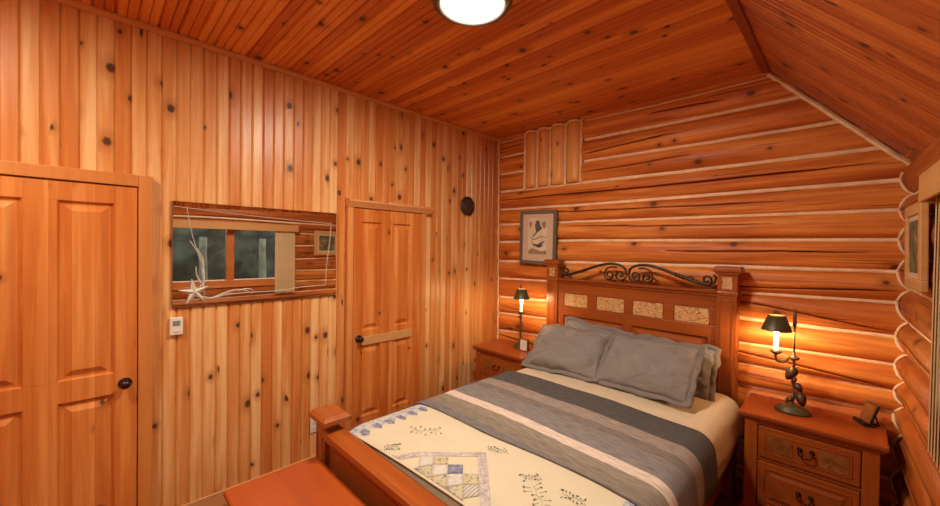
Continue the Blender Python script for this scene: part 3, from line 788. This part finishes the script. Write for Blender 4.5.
# footboard
YF = -2.405
fb = bmesh.new()
box(fb, .90, 2.21, YF-.018, YF+.018, .16, .66, .003)
foot = link('footboard', bl_(fb), M['fx'], bed)
q = prism(bmesh.new(), [(YF+.05, .665), (YF+.055, .68), (YF+.05, .712), (YF+.035, .722), (YF-.04, .722), (YF-.056, .712), (YF-.060, .69), (YF-.052, .668), (YF-.034, .660), (YF-.03, .645), (YF+.03, .645), (YF+.035, .66)], 'x', .902, 2.208)
link('top_rail', bl_(q), M['fx'], foot)
for xc in (.845, 2.262):
    q = bmesh.new(); box(q, xc-.055, xc+.055, YF-.045, YF+.045, 0, .745, .004)
    for u0, u1, v0, v1 in ((xc-.034, xc-.028, .18, .68), (xc+.028, xc+.034, .18, .68), (xc-.034, xc+.034, .68, .686)): box(q, u0, u1, YF-.049, YF-.0445, v0, v1, .001)
    link('footboard_post', bl_(q), M['fz'], foot)
    q = bmesh.new(); box(q, xc-.068, xc+.068, YF-.055, YF+.055, .745, .763, .004)
    a = [(xc-.075, YF-.078), (xc+.125, YF-.078), (xc+.125, YF+.075), (xc-.075, YF+.075)]
    l0 = [q.verts.new((u, v, .763)) for u, v in a]; l1 = [q.verts.new((u, v, .785)) for u, v in a]
    l2 = [q.verts.new((lerp(xc, u, .8), lerp(YF, v, .75), .800)) for u, v in a]
    q.faces.new(l0[::-1]); q.faces.new(l2)
    for p, w in ((l0, l1), (l1, l2)):
        for i in range(4): q.faces.new((p[i], p[(i+1) % 4], w[(i+1) % 4], w[i]))
    link('post_cap', bl_(q), M['fx'], foot)
for xa, xb in ((.80, .835), (2.272, 2.307)):
    link('side_rail', bl_(B(xa, xb, YF+.04, YH-.02, .17, .40, .004)), M['fy'], bed)
q = bmesh.new()
for k in range(9): box(q, .836, 2.271, -2.3+.24*k-.04, -2.3+.24*k+.04, .33, .35)
link('slats', bl_(q), M['fx'], bed)

# mattress and covers: cross sections across the bed
ZT = .716
mt = thing('mattress', 'thick mattress lying on the bed frame under the covers', 'mattress', (1.645, -1.29, .352))
link('box_spring', B(-.70, .70, -1.05, .98, 0, .18, .02, 3), M['mattress'], mt)
link('pad', B(-.70, .70, -1.05, 1.04, .182, ZT-.352-.02, .06, 5), M['mattress'], mt)
BX0, BX1 = .915, 2.362
def section(off, hemL, hemR, nt=22):
    """polyline across the bed: left hem, up, over the top, down the right side"""
    x0, x1, zt = BX0-off, BX1+off, ZT+off
    r = .11
    pts = [(x0-.02, hemL), (x0-.012, lerp(hemL, zt-r, .5)), (x0, zt-r)]
    pts += [(x0+r-r*math.cos(a), zt-r+r*math.sin(a)) for a in [PI/2*k/6 for k in range(1, 7)]]
    pts += [(lerp(x0+r, x1-r, k/nt), zt+.018*math.sin(PI*k/nt)) for k in range(1, nt)]
    pts += [(x1-r+r*math.sin(a), zt-r+r*math.cos(a)) for a in [PI/2*k/6 for k in range(0, 7)]]
    pts += [(x1+.007, lerp(zt-r, hemR, .35)), (x1+.010, lerp(zt-r, hemR, .7)), (x1+.012, hemR)]
    return pts
def cover(name, y0, y1, off, hemL, hemR, mat, label, cat, ny=40, thick=.006, wave=.006, along=None, foot_drop=False, mats=None, matfn=None, hem_tilt=0):
    bm = bmesh.new(); grid = []
    al = bm.verts.layers.float.new('along')
    for i in range(ny+1):
        t = i/ny; y = lerp(y0, y1, t)
        sec = section(off, hemL, hemR+hem_tilt*(t-.5), 110 if matfn else 22); row = []
        for j, (x, z) in enumerate(sec):
            if matfn: y = lerp(QEDGE(x), y1, t)
            if along:
                y = lerp(BL0+.012+.075*(x-.95)/1.3+.012*math.sin(x*7), y1, t)
            w = noise.noise(Vector((x*3, y*3.2, 7)))*wave + noise.noise(Vector((x*9, y*8, 2)))*wave*.35
            fold = 0
            if z < ZT-.1: fold = .006*math.sin(y*17+1.3*math.sin(y*5))*min(1, (ZT-.1-z)/.2)
            yy = y; zz = z+w
            if foot_drop and y < QEDGE(x)+.10:
                q_ = (QEDGE(x)+.10-y)/.10
                zz -= .022*(1-math.cos(q_*PI/2)) if z > ZT-.12 else 0
            # the throw's ends wander a little
            v = bm.verts.new((x+(fold if x > 1.6 else -fold)+w*.5*(1 if z < ZT-.05 else 0), yy+.018*math.sin(x*2.1+.4)*(1 if along else 0), zz)); v[al] = (y-BL0)/(BL1-BL0)
            row.append(v)
        grid.append(row)
    for p, q in zip(grid, grid[1:]):
        for j in range(len(p)-1):
            f = bm.faces.new((p[j], p[j+1], q[j+1], q[j])); f.smooth = True
            if matfn:
                c = f.calc_center_median(); f.material_index = matfn(c)
    bmesh.ops.recalc_face_normals(bm, faces=bm.faces)
    up = sum(f.normal.z for f in bm.faces)
    if up < 0: bmesh.ops.reverse_faces(bm, faces=bm.faces)
    me = bpy.data.meshes.new(name); bm.to_mesh(me); bm.free()
    for m_ in (mats or [mat]): me.materials.append(m_)
    o = bpy.data.objects.new(name, me); COL.objects.link(o)
    sm = o.modifiers.new('thickness', 'SOLIDIFY'); sm.thickness = thick; sm.offset = -1
    tag(o, label, cat); return o
cover('bedspread', -1.45, -.245, .004, .46, .50, M['sheet'], 'cream bedspread at the head end under the pillows, hanging over the bed side', 'bedspread', ny=50, hem_tilt=-.03, thick=.004)
QY0 = -2.350
def QEDGE(x): return QY0+.035*max(0, x-1.05)
def quilt_mat(c):
    x, y = c.x, c.y
    if c.z < ZT-.11 or x < BX0+.035 or x > BX1-.1: 
        return 6 if (math.sin(y*60) > -.2) else 4
    k_ = (y*13) % 1
    if x < BX0+.155+.045*abs(k_-.5)*2: return 2 if (x > BX0+.12 and abs(k_-.5) > .25) else 6
    return 0
qt = cover('patchwork_quilt', QY0, -1.80, .012, .47, .47, None, 'cream patchwork quilt with floral patches folded over the foot of the bed', 'quilt', ny=110, thick=.004, wave=.003,
           foot_drop=True, mats=[M['q_cream'], M['q_lav'], M['q_blue'], M['q_yel'], M['q_white'], M['q_tick'], M['q_border']], matfn=quilt_mat)
def ztop(x, off): return ZT+off+.018*math.sin(PI*min(1, max(0, (x-(BX0+.11))/(BX1-BX0-.22)))) + noise.noise(Vector((x*3, 0, 7)))*0
def qz(x, y, up=.0022):
    w = noise.noise(Vector((x*3, y*3.2, 7)))*.003 + noise.noise(Vector((x*9, y*8, 2)))*.003*.35
    z = ZT+.012+.018*math.sin(PI*(x-(BX0+.11-.012))/(BX1-BX0-.22+.024)) + w
    if y < QEDGE(x)+.10: z -= .022*(1-math.cos((QEDGE(x)+.10-y)/.10*PI/2))
    return z+up
def patch(pts, mat, name='patch', n=6):
    bm = bmesh.new(); (ax, ay), (bx, by), (cx, cy), (dx, dy) = pts; g = []
    for i in range(n+1):
        u = i/n; g.append([])
        for j in range(n+1):
            v = j/n
            x = lerp(lerp(ax, bx, u), lerp(dx, cx, u), v); y = lerp(lerp(ay, by, u), lerp(dy, cy, u), v)
            y = max(y, QEDGE(x)+.010)
            g[-1].append(bm.verts.new((x, y, qz(x, y))))
    cnt = 0
    for p, q in zip(g, g[1:]):
        for j in range(n):
            if all(v.co.y < QEDGE(v.co.x)+.0105 for v in (p[j], q[j], q[j+1], p[j+1])): continue
            bm.faces.new((p[j], q[j], q[j+1], p[j+1])).smooth = True; cnt += 1
    if not cnt: bm.free(); return
    for v in list(bm.verts):
        if not v.link_faces: bm.verts.remove(v)
    o = link(name, bm, mat, qt)
    sm = o.modifiers.new('thickness', 'SOLIDIFY'); sm.thickness = .0015; sm.offset = -1
def rect(x0, x1, y0, y1): return [(x0, y0), (x1, y0), (x1, y1), (x0, y1)]

UX, UY, VX, VY, PC = .70, .714, .714, -.70, .067      # the block sits on its corner
GX, GY = 1.486, -2.264
def uv(u, v): return (GX+UX*u+VX*v, GY+UY*u+VY*v)
def prect(u0, u1, v0, v1): return [uv(u0, v0), uv(u1, v0), uv(u1, v1), uv(u0, v1)]
lay_ = {'L': 'q_lav', 'B': 'q_blue', 'Y': 'q_yel', 'W': 'q_white', 'T': 'q_tick'}
for j, row_ in enumerate(['.WY..', 'BYWB.', '.WYWY', '..TYT', '...B.', '....Y']):
    for i, ch in enumerate(row_):
        if ch != '.': patch(prect((i-1)*PC+.001, i*PC-.001, j*PC+.001, (j+1)*PC-.001), M[lay_[ch]])
patch(prect(-.19, 4*PC, -.034, 0), M['q_lav'], 'sashing', 12)
patch(prect(4*PC, 4*PC+.040, -.034, 7*PC), M['q_lav'], 'sashing', 16)
def sprig(x, y, ang, sc, parts=7):
    bm = bmesh.new(); random.seed(int(x*1000))
    def W_(a, b): 
        xx = x+sc*(a*math.cos(ang)-b*math.sin(ang)); yy = y+sc*(a*math.sin(ang)+b*math.cos(ang)); return Vector((xx, yy, qz(xx, yy, .003)))
    for k in range(parts*2):
        a0 = lerp(-1, 1, k/(parts*2-1)); h = (.16+.4*random.random())*(-1 if k % 2 else 1)
        tube(bm, [W_(a0*.85, h*.3), W_(a0*.95, h*.7), W_(a0, h)], .0006, 4)
        bmesh.ops.create_uvsphere(bm, u_segments=8, v_segments=5, radius=.0055*(.6+.8*random.random()), matrix=Matrix.Translation(W_(a0, h)) @ Matrix.Rotation(random.random()*3, 4, 'Z') @ Matrix.Diagonal((1, .55, .25, 1)))
    tube(bm, [W_(lerp(-.8, .8, k/12), .06*math.sin(k*1.1)) for k in range(13)], .0006, 4)
    link('embroidered_sprig', bm, M['stitch'], qt)
for a in ((1.31, -2.09, .75, .085), (1.315, -2.30, .7, .04), (1.70, -1.965, .5, .05), (2.03, -2.10, -.6, .085), (2.12, -2.0, .3, .05), (1.93, -2.02, .9, .04)): sprig(*a)
bk = cover('striped_blanket', BL0, BL1, .022, .47, .48, M['blanket'], 'grey striped woven blanket with one white stripe laid across the middle of the bed', 'blanket', ny=60, along=True, thick=.006)

# ------------------------------------------------------------------ pillows
def pillow(label, loc, rot, w, h, th, sd, sag=0):
    o = thing('pillow', label, 'pillow', loc); o.rotation_euler = rot; o['group'] = 'grey pillows on the bed'
    nx, ny = 34, 24
    def P_(u, v, side):
        # u,v in -1..1; corners pull out a little, the sides pull in
        k = max(0, (1-abs(u)**2.6))*max(0, (1-abs(v)**2.6))
        x = u*w/2*(1-.05*(1-abs(u))*0 - .045*(1-v*v)*abs(u)**6); y = v*h/2*(1-.06*(1-u*u)*abs(v)**6)
        z = side*th/2*k**.55
        n_ = noise.noise(Vector((u*1.6+sd, v*1.6, side*3)))*.03 + noise.noise(Vector((u*3.2+v*1.5+sd, v*2.2-u, side*5+sd)))*.018 - .022*max(0, 1-4.5*abs(noise.noise(Vector((u*2.1+v*1.2, v*2.6-u*.9, sd)))))*(.4+.6*abs(u))
        z += n_*min(1, k*3)
        e = .014*noise.noise(Vector((u*3, v*3, sd+9)))
        return (x+e*abs(u)**4, y+e*abs(v)**4, z-sag*u*u)
    bm = bmesh.new(); g = {}
    for side in (1, -1):
        for i in range(nx+1):
            for j in range(ny+1):
                edge = i in (0, nx) or j in (0, ny)
                if side == -1 and edge: g[side, i, j] = g[1, i, j]; continue
                u = math.sin((2*i/nx-1)*PI/2*.98)/math.sin(PI/2*.98); v = math.sin((2*j/ny-1)*PI/2*.98)/math.sin(PI/2*.98)
                g[side, i, j] = bm.verts.new(P_(u, v, side))
        for i in range(nx):
            for j in range(ny):
                q = [g[side, i, j], g[side, i+1, j], g[side, i+1, j+1], g[side, i, j+1]]
                bm.faces.new(q if side == 1 else q[::-1]).smooth = True
    link('cushion', bm, M['pillow'], o)
    # flange running round the edge
    bm = bmesh.new(); ring = []
    def per(t):
        s = t % 4; k = int(s); f = 2*(s-k)-1
        return [(f, -1), (1, f), (-f, 1), (-1, -f)][k]
    n = 120; rows = []
    for i in range(n):
        u, v = per(4*i/n); p = Vector(P_(u, v, 1))
        d = Vector((u*abs(u)**5*w, v*abs(v)**5*h, 0)); d.normalize()
        wv = .004*math.sin(i*.9+sd)+.007*math.sin(i*.37+sd*2)
        a_ = p-d*.012; b_ = p+d*.018+Vector((0, 0, wv)); c_ = p+d*.034+Vector((0, 0, wv*1.7-.006))
        rows.append([bm.verts.new(q) for q in (a_, b_, c_)])
    for i in range(n):
        a, b_ = rows[i], rows[(i+1) % n]
        for j in range(2): bm.faces.new((a[j], b_[j], b_[j+1], a[j+1])).smooth = True
    f_ = link('flange', bm, M['pillow2'], o); sm = f_.modifiers.new('thickness', 'SOLIDIFY'); sm.thickness = .005; sm.offset = 0
    return o
R_ = math.radians
pillow('grey flanged pillow leaning behind the left front pillow', (1.35, -.385, .885), (R_(62), R_(4), R_(-1)), .56, .38, .12, 3.3)
pillow('grey flanged pillow leaning behind the right front pillow against headboard', (1.925, -.375, .872), (R_(60), R_(1), R_(2)), .60, .35, .12, 8.1)
pillow('plump grey flanged pillow at front left of the bed head', (1.265, -.61, .893), (R_(41), R_(-2), R_(3)), .60, .42, .17, 1.2)
pillow('long grey flanged pillow at front right of the bed head', (1.875, -.60, .905), (R_(41), R_(-1.5), R_(-1)), .60, .42, .17, 5.7)

# ------------------------------------------------------------------ nightstands
def bail(parent, x, y, z, w=.052):
    q = bmesh.new()
    for s in (-1, 1):
        lathe(q, [(0, 0), (.012, 0), (.012, .004), (.005, .007), (.005, .016), (.008, .02), (0, .023)], n=14, M4=Matrix.Translation((x+s*w/2, y, z)) @ Matrix.Rotation(PI/2, 4, 'X'))
    tube(q, smooth_pts([(x-w/2, y-.018, z), (x-w/2-.004, y-.022, z-.018), (x-w/4, y-.026, z-.034), (x, y-.026, z-.032), (x+w/4, y-.026, z-.034), (x+w/2+.004, y-.022, z-.018), (x+w/2, y-.018, z)], 5), .0042, 8)
    link('bail_handle', q, M['handle'], parent, smooth=True)
def nightstand(loc, label):
    o = thing('nightstand', label, 'nightstand', loc, group='pine nightstands')
    w, d = .625, .42
    q = bmesh.new(); box(q, -w/2, w/2, -d/2, d/2, .71, .735, .006, 3); box(q, -w/2+.012, w/2-.012, -d/2+.012, d/2-.004, .693, .71, .006)
    link('top', q, M['ftop'], o)
    bx, by = w/2-.03, d/2-.03
    q = bmesh.new(); box(q, -bx+.004, bx-.004, -by+.02, d/2-.012, .12, .693)
    for za, zb in ((.670, .693), (.460, .480), (.165, .19)): box(q, -bx+.06, bx-.06, -by+.001, -by+.03, za, zb, .002)
    link('carcass', q, M['fx'], o)
    for s in (-1, 1):
        q = bmesh.new(); box(q, s*(bx-.032)-.032, s*(bx-.032)+.032, -by-.006, -by+.05, .165, .693, .003)
        link('corner_post', q, M['fz'], o)
        q = bmesh.new(); box(q, s*(bx-.03)-.03, s*(bx-.03)+.03, d/2-.07, d/2-.008, .165, .693, .003); link('corner_post', q, M['fz'], o)
    q = bmesh.new(); box(q, -bx-.018, bx+.018, -by-.022, d/2-.006, .0, .145, .004); box(q, -bx-.010, bx+.010, -by-.014, d/2-.006, .145, .166, .008)
    link('plinth', q, M['fx'], o)
    x0, x1 = -bx+.068, bx-.068
    for n_, (za, zb) in enumerate(((.484, .666), (.194, .456))):
        q = bmesh.new(); box(q, x0, x1, -by-.008, -by+.012, za, zb, .004)
        # beaded border
        for u0, u1, v0, v1 in ((x0+.012, x1-.012, za+.03, za+.036), (x0+.012, x1-.012, zb-.036, zb-.03), (x0+.03, x0+.036, za+.03, zb-.03), (x1-.036, x1-.03, za+.03, zb-.03)):
            box(q, u0 if u1-u0 < .01 else x0+.03, u1 if u1-u0 < .01 else x1-.03, -by-.012, -by-.007, v0, v1, .002)
        dr = link('drawer', q, M['fx'], o)
        zc = (za+zb)/2
        if n_ == 0:
            for s in (-1, 1):
                q = bmesh.new(); a, b_ = sorted((s*.055, s*(x1-.042))); box(q, a, b_, -by-.0105, -by-.007, za+.045, zb-.045, .001); link('carved_inset', q, M['carved_dark'], dr)
        else:
            pb = bmesh.new(); loops = []
            for ins, dy in ((0, 0), (.012, .006), (.03, -.004), (.034, -.004)):
                loops.append([pb.verts.new((xx, -by-.0085+dy*.0-(.0 if dy >= 0 else .006)-.002*(ins > .02), zz)) for xx, zz in ((x0+.04+ins, za+.04+ins), (x1-.04-ins, za+.04+ins), (x1-.04-ins, zb-.04-ins), (x0+.04+ins, zb-.04-ins))])
            for p, r_ in zip(loops, loops[1:]):
                for i in range(4): pb.faces.new((p[i], p[(i+1) % 4], r_[(i+1) % 4], r_[i]))
            pb.faces.new(loops[-1]); link('raised_panel', pb, M['fx'], dr)
        bail(dr, 0, -by-(.008 if n_ == 0 else .0165), zc+.018)
    return o
nightstand((2.708, -.305, 0), 'stained pine nightstand at the right of the bed under the lit lamp')
nightstand((.535, -.44, 0), 'stained pine nightstand in the left corner beside the pine wall')

# ------------------------------------------------------------------ bedside lamps
def lamp(loc, rz, label, lit):
    o = thing('table_lamp', label, 'lamp', loc, rz, group='candlestick bedside lamps')
    q = bmesh.new()
    lathe(q, [(0, 0), (.085, 0), (.088, .006), (.084, .014), (.074, .018), (.07, .028), (.055, .034), (.03, .04), (.014, .052), (0, .054)], n=32, M4=Matrix.Diagonal((1, .78, 1, 1)))
    link('base', q, M['tole'], o, smooth=True)
    q = bmesh.new()
    tube(q, smooth_pts([(0, 0, .05), (.006, 0, .12), (-.004, .003, .2), (.002, 0, .28), (0, 0, .34)], 6), .0065, 8)
    tube(q, [(0, 0, .33), (0, 0, .62)], .0052, 8)
    lathe(q, [(0, .52), (.009, .52), (.010, .56), (.008, .60), (.005, .61), (.007, .622), (0, .63)], n=12)
    link('stem', q, M['leaf'], o, smooth=True)
    q = bmesh.new()
    lathe(q, [(0, .315), (.02, .318), (.03, .328), (.02, .338), (.009, .345), (.009, .36), (0, .36)], n=20)
    tube(q, smooth_pts([(0, 0, .335), (-.022, 0, .325), (-.045, 0, .296), (-.076, 0, .295), (-.086, 0, .315), (-.086, 0, .34)], 6), .0065, 8)
    lathe(q, [(0, .335), (.012, .336), (.03, .352), (.032, .358), (.018, .356), (.015, .364), (0, .364)], c=(-.086, 0, 0), n=20)
    link('arm', q, M['leaf'], o, smooth=True)
    for x, y, z, tl, sz in ((-.012, -.018, .235, .5, .044), (.024, -.014, .158, -.5, .030), (.038, -.012, .088, -.2, .042), (-.016, -.012, .075, .7, .026), (.004, -.02, .20, .2, .02)):
        q = bmesh.new(); pts = []
        for k in range(17):
            a = 2*PI*k/16; pts.append((sz*.62*math.sin(a)*(1+.25*math.cos(a)), -.004*math.cos(2*a), sz*math.cos(a)))
        vs = [q.verts.new(p) for p in pts[:-1]]; c0 = q.verts.new((0, -.005, 0)); c1 = q.verts.new((0, .001, 0))
        for k in range(16):
            q.faces.new((vs[k], vs[(k+1) % 16], c0)); q.faces.new((vs[(k+1) % 16], vs[k], c1))
        tube(q, [(0, 0, sz*.9), (-x*.5, -y*.5, sz*1.15), (-x, -y, sz*1.3)], .0025, 6)
        bmesh.ops.rotate(q, cent=(0, 0, 0), matrix=Matrix.Rotation(tl, 3, 'Y'), verts=q.verts)
        link('leaf', q, M['leaf'], o, loc=(x, y, z), smooth=True)
    q = bmesh.new(); lathe(q, [(0, .362), (.013, .362), (.0135, .44), (.012, .447), (0, .447)], c=(-.086, 0, 0), n=20)
    link('candle_sleeve', q, M['candle' if lit else 'candle_dim_glow'], o, smooth=True)
    q = bmesh.new(); lathe(q, [(0, .449), (.008, .452), (.014, .47), (.011, .492), (.004, .508), (0, .51)], c=(-.086, 0, 0), n=16)
    link('bulb', q, M['bulb'], o, smooth=True)
    q = bmesh.new(); lathe(q, [(.078, .486), (.043, .580), (.0415, .580), (.0765, .486), (.078, .486)], c=(-.086, 0, 0), n=40)
    for f in q.faces:
        pass
    sh = link('shade', q, M['tole'], o, smooth=False)
    for p in sh.data.polygons: p.use_smooth = True
    sh.data.materials.append(M['shade_in'])
    q = bmesh.new(); lathe(q, [(.0412, .5795), (.0762, .4865), (.0758, .4865), (.0408, .5795), (.0412, .5795)], c=(-.086, 0, 0), n=40)
    link('shade_lining', q, M['shade_in'], sh, smooth=True)
    q = bmesh.new()
    for k in range(3):
        a = k*2*PI/3; tube(q, [(-.086, 0, .515), (-.086+.043*math.cos(a), .043*math.sin(a), .572)], .0015, 5)
    lathe(q, [(0, .509), (.004, .509), (.004, .518), (0, .518)], c=(-.086, 0, 0), n=10)
    link('shade_holder', q, M['leaf'], sh)
    return o
lamp((2.632, -.305, .736), R_(8), 'lit candlestick lamp with dark metal shade and bronze leaves on the right nightstand', True)
lamp((.585, -.345, .736), R_(132), 'candlestick lamp with dark metal shade on the left nightstand in the corner', False)

# small things on the nightstands
t = thing('desk_clock', 'small white faced clock standing beside the left bedside lamp', 'clock', (.70, -.43, .736), R_(12))
link('case', B(-.04, .04, -.016, .022, 0, .112, .004), M['brownface'], t)
q = B(-.033, .033, -.0185, -.0155, .008, .104, .002); link('face', q, M['white'], t)
q = bmesh.new(); tube(q, [(0, -.0195, .06), (.0, -.0195, .085)], .0012, 5); tube(q, [(0, -.0195, .06), (.015, -.0195, .052)], .0012, 5); link('hands', q, M['slot'], t)
t = thing('easel_frame', 'small dark frame leaning back on a black stand at the right end of nightstand', 'frame', (2.94, -.205, .7355), R_(-64))
q = B(-.048, .048, -.006, .006, .012, .125, .002); bmesh.ops.rotate(q, cent=(0, 0, .012), matrix=Matrix.Rotation(R_(-18), 3, 'X'), verts=q.verts); fr = link('frame', q, M['black'], t)
q = B(-.044, .044, -.008, -.0055, .016, .121, .001); bmesh.ops.rotate(q, cent=(0, 0, .012), matrix=Matrix.Rotation(R_(-18), 3, 'X'), verts=q.verts); link('face', q, M['brownface'], t)
q = bmesh.new(); box(q, -.05, .05, -.03, .02, 0, .01, .002); box(q, -.05, .05, -.03, -.022, .01, .02, .001); tube(q, [(0, .035, .08), (0, .06, .004)], .004, 6); box(q, -.006, .006, .018, .062, 0, .008)
link('stand', q, M['black'], t)

# ------------------------------------------------------------------ picture on the log wall
t = thing('picture_frame', 'grey framed bird print in a beige mat on the log wall above the left nightstand', 'picture', (.598, -.100, 1.545)); t.rotation_euler = (R_(1.0), R_(1.2), 0)
w2, hh = .222, .55
q = bmesh.new(); fw = .036
box(q, -w2, w2, -.012, .012, 0, fw, .003); box(q, -w2, w2, -.012, .012, hh-fw, hh, .003); box(q, -w2, -w2+fw, -.0125, .012, fw-.002, hh-fw+.002, .003); box(q, w2-fw, w2, -.0125, .012, fw-.002, hh-fw+.002, .003)
link('frame', q, M['greyframe'], t)
link('mat_board', B(-w2+fw-.002, w2-fw+.002, -.004, .008, fw-.002, hh-fw+.002), M['mat_board'], t)
pr = link('print', B(-.118, .118, -.0055, -.0038, .10, .47), M['print'], t)
q = bmesh.new()
def flat(pts, y=-.0068): 
    prism(q, pts, 'y', y, -.0054)
flat([(-.06, .29), (-.02, .33), (-.035, .40), (-.01, .455), (.02, .44), (.03, .40), (.055, .37), (.03, .345), (.0, .33), (-.05, .28)])
flat([(-.085, .255), (-.05, .21), (.0, .205), (.06, .235), (.10, .245), (.05, .205), (.01, .18), (-.05, .19)])
flat([(-.02, .18), (.03, .205), (.075, .20), (.03, .17)])
tube(q, smooth_pts([(-.09, -.0062, .275), (-.03, -.0062, .255), (.04, -.0062, .285), (.095, -.0062, .27)], 5), .0035, 5)
link('birds', q, M['ink'], pr)
q = bmesh.new(); flat([(-.11, .14), (-.06, .165), (.0, .15), (.06, .135), (.11, .15), (.11, .105), (-.11, .105)]); flat([(.045, .42), (.09, .45), (.105, .40), (.08, .36), (.055, .39)]); flat([(-.105, .43), (-.07, .44), (-.08, .37), (-.10, .38)])
link('foliage', q, M['ink2'], pr)
# picture on the right wall
t = thing('wood_framed_picture', 'wide light wood framed landscape on the right log wall past the window', 'picture', (3.045, -.68, 1.548)); t.rotation_euler = (0, R_(-1), 0)
q = bmesh.new(); a, hh, fw = .20, .385, .05
box(q, -.012, .012, -a, a, 0, fw, .004); box(q, -.012, .012, -a, a, hh-fw, hh, .004); box(q, -.0125, .012, -a, -a+fw, fw-.002, hh-fw+.002, .004); box(q, -.0125, .012, a-fw, a, fw-.002, hh-fw+.002, .004)
link('frame', q, M['oakframe'], t)
link('mat_board', B(-.004, .008, -a+fw-.002, a-fw+.002, fw-.002, hh-fw+.002), M['mat_board'], t)
link('landscape', B(-.006, -.0035, -a+fw+.025, a-fw-.025, fw+.025, hh-fw-.025), M['landscape'], t)

# the right wall runs a little askew: turn it and all that belongs to it about the corner
RT = Matrix.Translation((W, 0, 0)) @ Matrix.Rotation(R_(2.3), 4, 'Z') @ Matrix.Translation((-W, 0, 0))
for o_ in (right, win, va, bl, t): o_.matrix_world = RT @ o_.matrix_basis

# ------------------------------------------------------------------ blanket chest at the foot of the bed
t = thing('blanket_chest', 'low reddish stained wooden chest against the footboard', 'chest', (1.46, -2.675, 0))
q = bmesh.new(); box(q, -.61, .61, -.228, .205, .545, .572, .010, 3); box(q, -.598, .598, -.216, .195, .53, .545, .004)
link('lid', q, M['fchest'], t)
q = bmesh.new(); box(q, -.58, .58, -.20, .18, .10, .53, .003)
link('body', q, M['fx'], t)
for sx_ in (-1, 1):
    for sy_ in (-1, 1):
        q = bmesh.new(); xq, yq = sx_*.562, (-.186 if sy_ < 0 else .166); box(q, xq-.028, xq+.028, yq-.028, yq+.028, 0, .53, .003); link('leg', q, M['fz'], t)
q = bmesh.new(); box(q, -.593, .593, -.216, .19, .06, .12, .005); link('plinth', q, M['fx'], t)

# ------------------------------------------------------------------ light
def light(name, kind, loc, energy, col, **k):
    l = bpy.data.lights.new(name, kind); l.energy = energy; l.color = col
    for a, b_ in k.items(): setattr(l, a, b_)
    o = bpy.data.objects.new(name, l); COL.objects.link(o); o.location = loc; return o
wd = bpy.data.worlds.new('overcast'); S.world = wd; wd.use_nodes = True
wd.node_tree.nodes['Background'].inputs[0].default_value = (.86, .84, .78, 1); wd.node_tree.nodes['Background'].inputs[1].default_value = 1.0

# ------------------------------------------------------------------ camera
cam = bpy.data.cameras.new('camera'); co = bpy.data.objects.new('camera', cam); COL.objects.link(co); S.camera = co
yaw, pit, rol, F = .7876, -.0144, .0153, 378.3
fwd = Vector((-math.sin(yaw)*math.cos(pit), math.cos(yaw)*math.cos(pit), math.sin(pit)))
r0 = Vector((math.cos(yaw), math.sin(yaw), 0)); u0 = r0.cross(fwd)
r2 = r0*math.cos(rol)+u0*math.sin(rol); u2 = -r0*math.sin(rol)+u0*math.cos(rol)
mt4 = Matrix((r2, u2, -fwd)).transposed().to_4x4(); mt4.translation = Vector((2.8597, -3.325, 1.7062)); co.matrix_world = mt4
cam.sensor_width = 36; cam.lens = F/940*36; cam.clip_start = .03; cam.clip_end = 60
S.view_settings.view_transform = 'Standard'; S.view_settings.look = 'None'; S.view_settings.gamma = 1; S.view_settings.exposure = 2.28
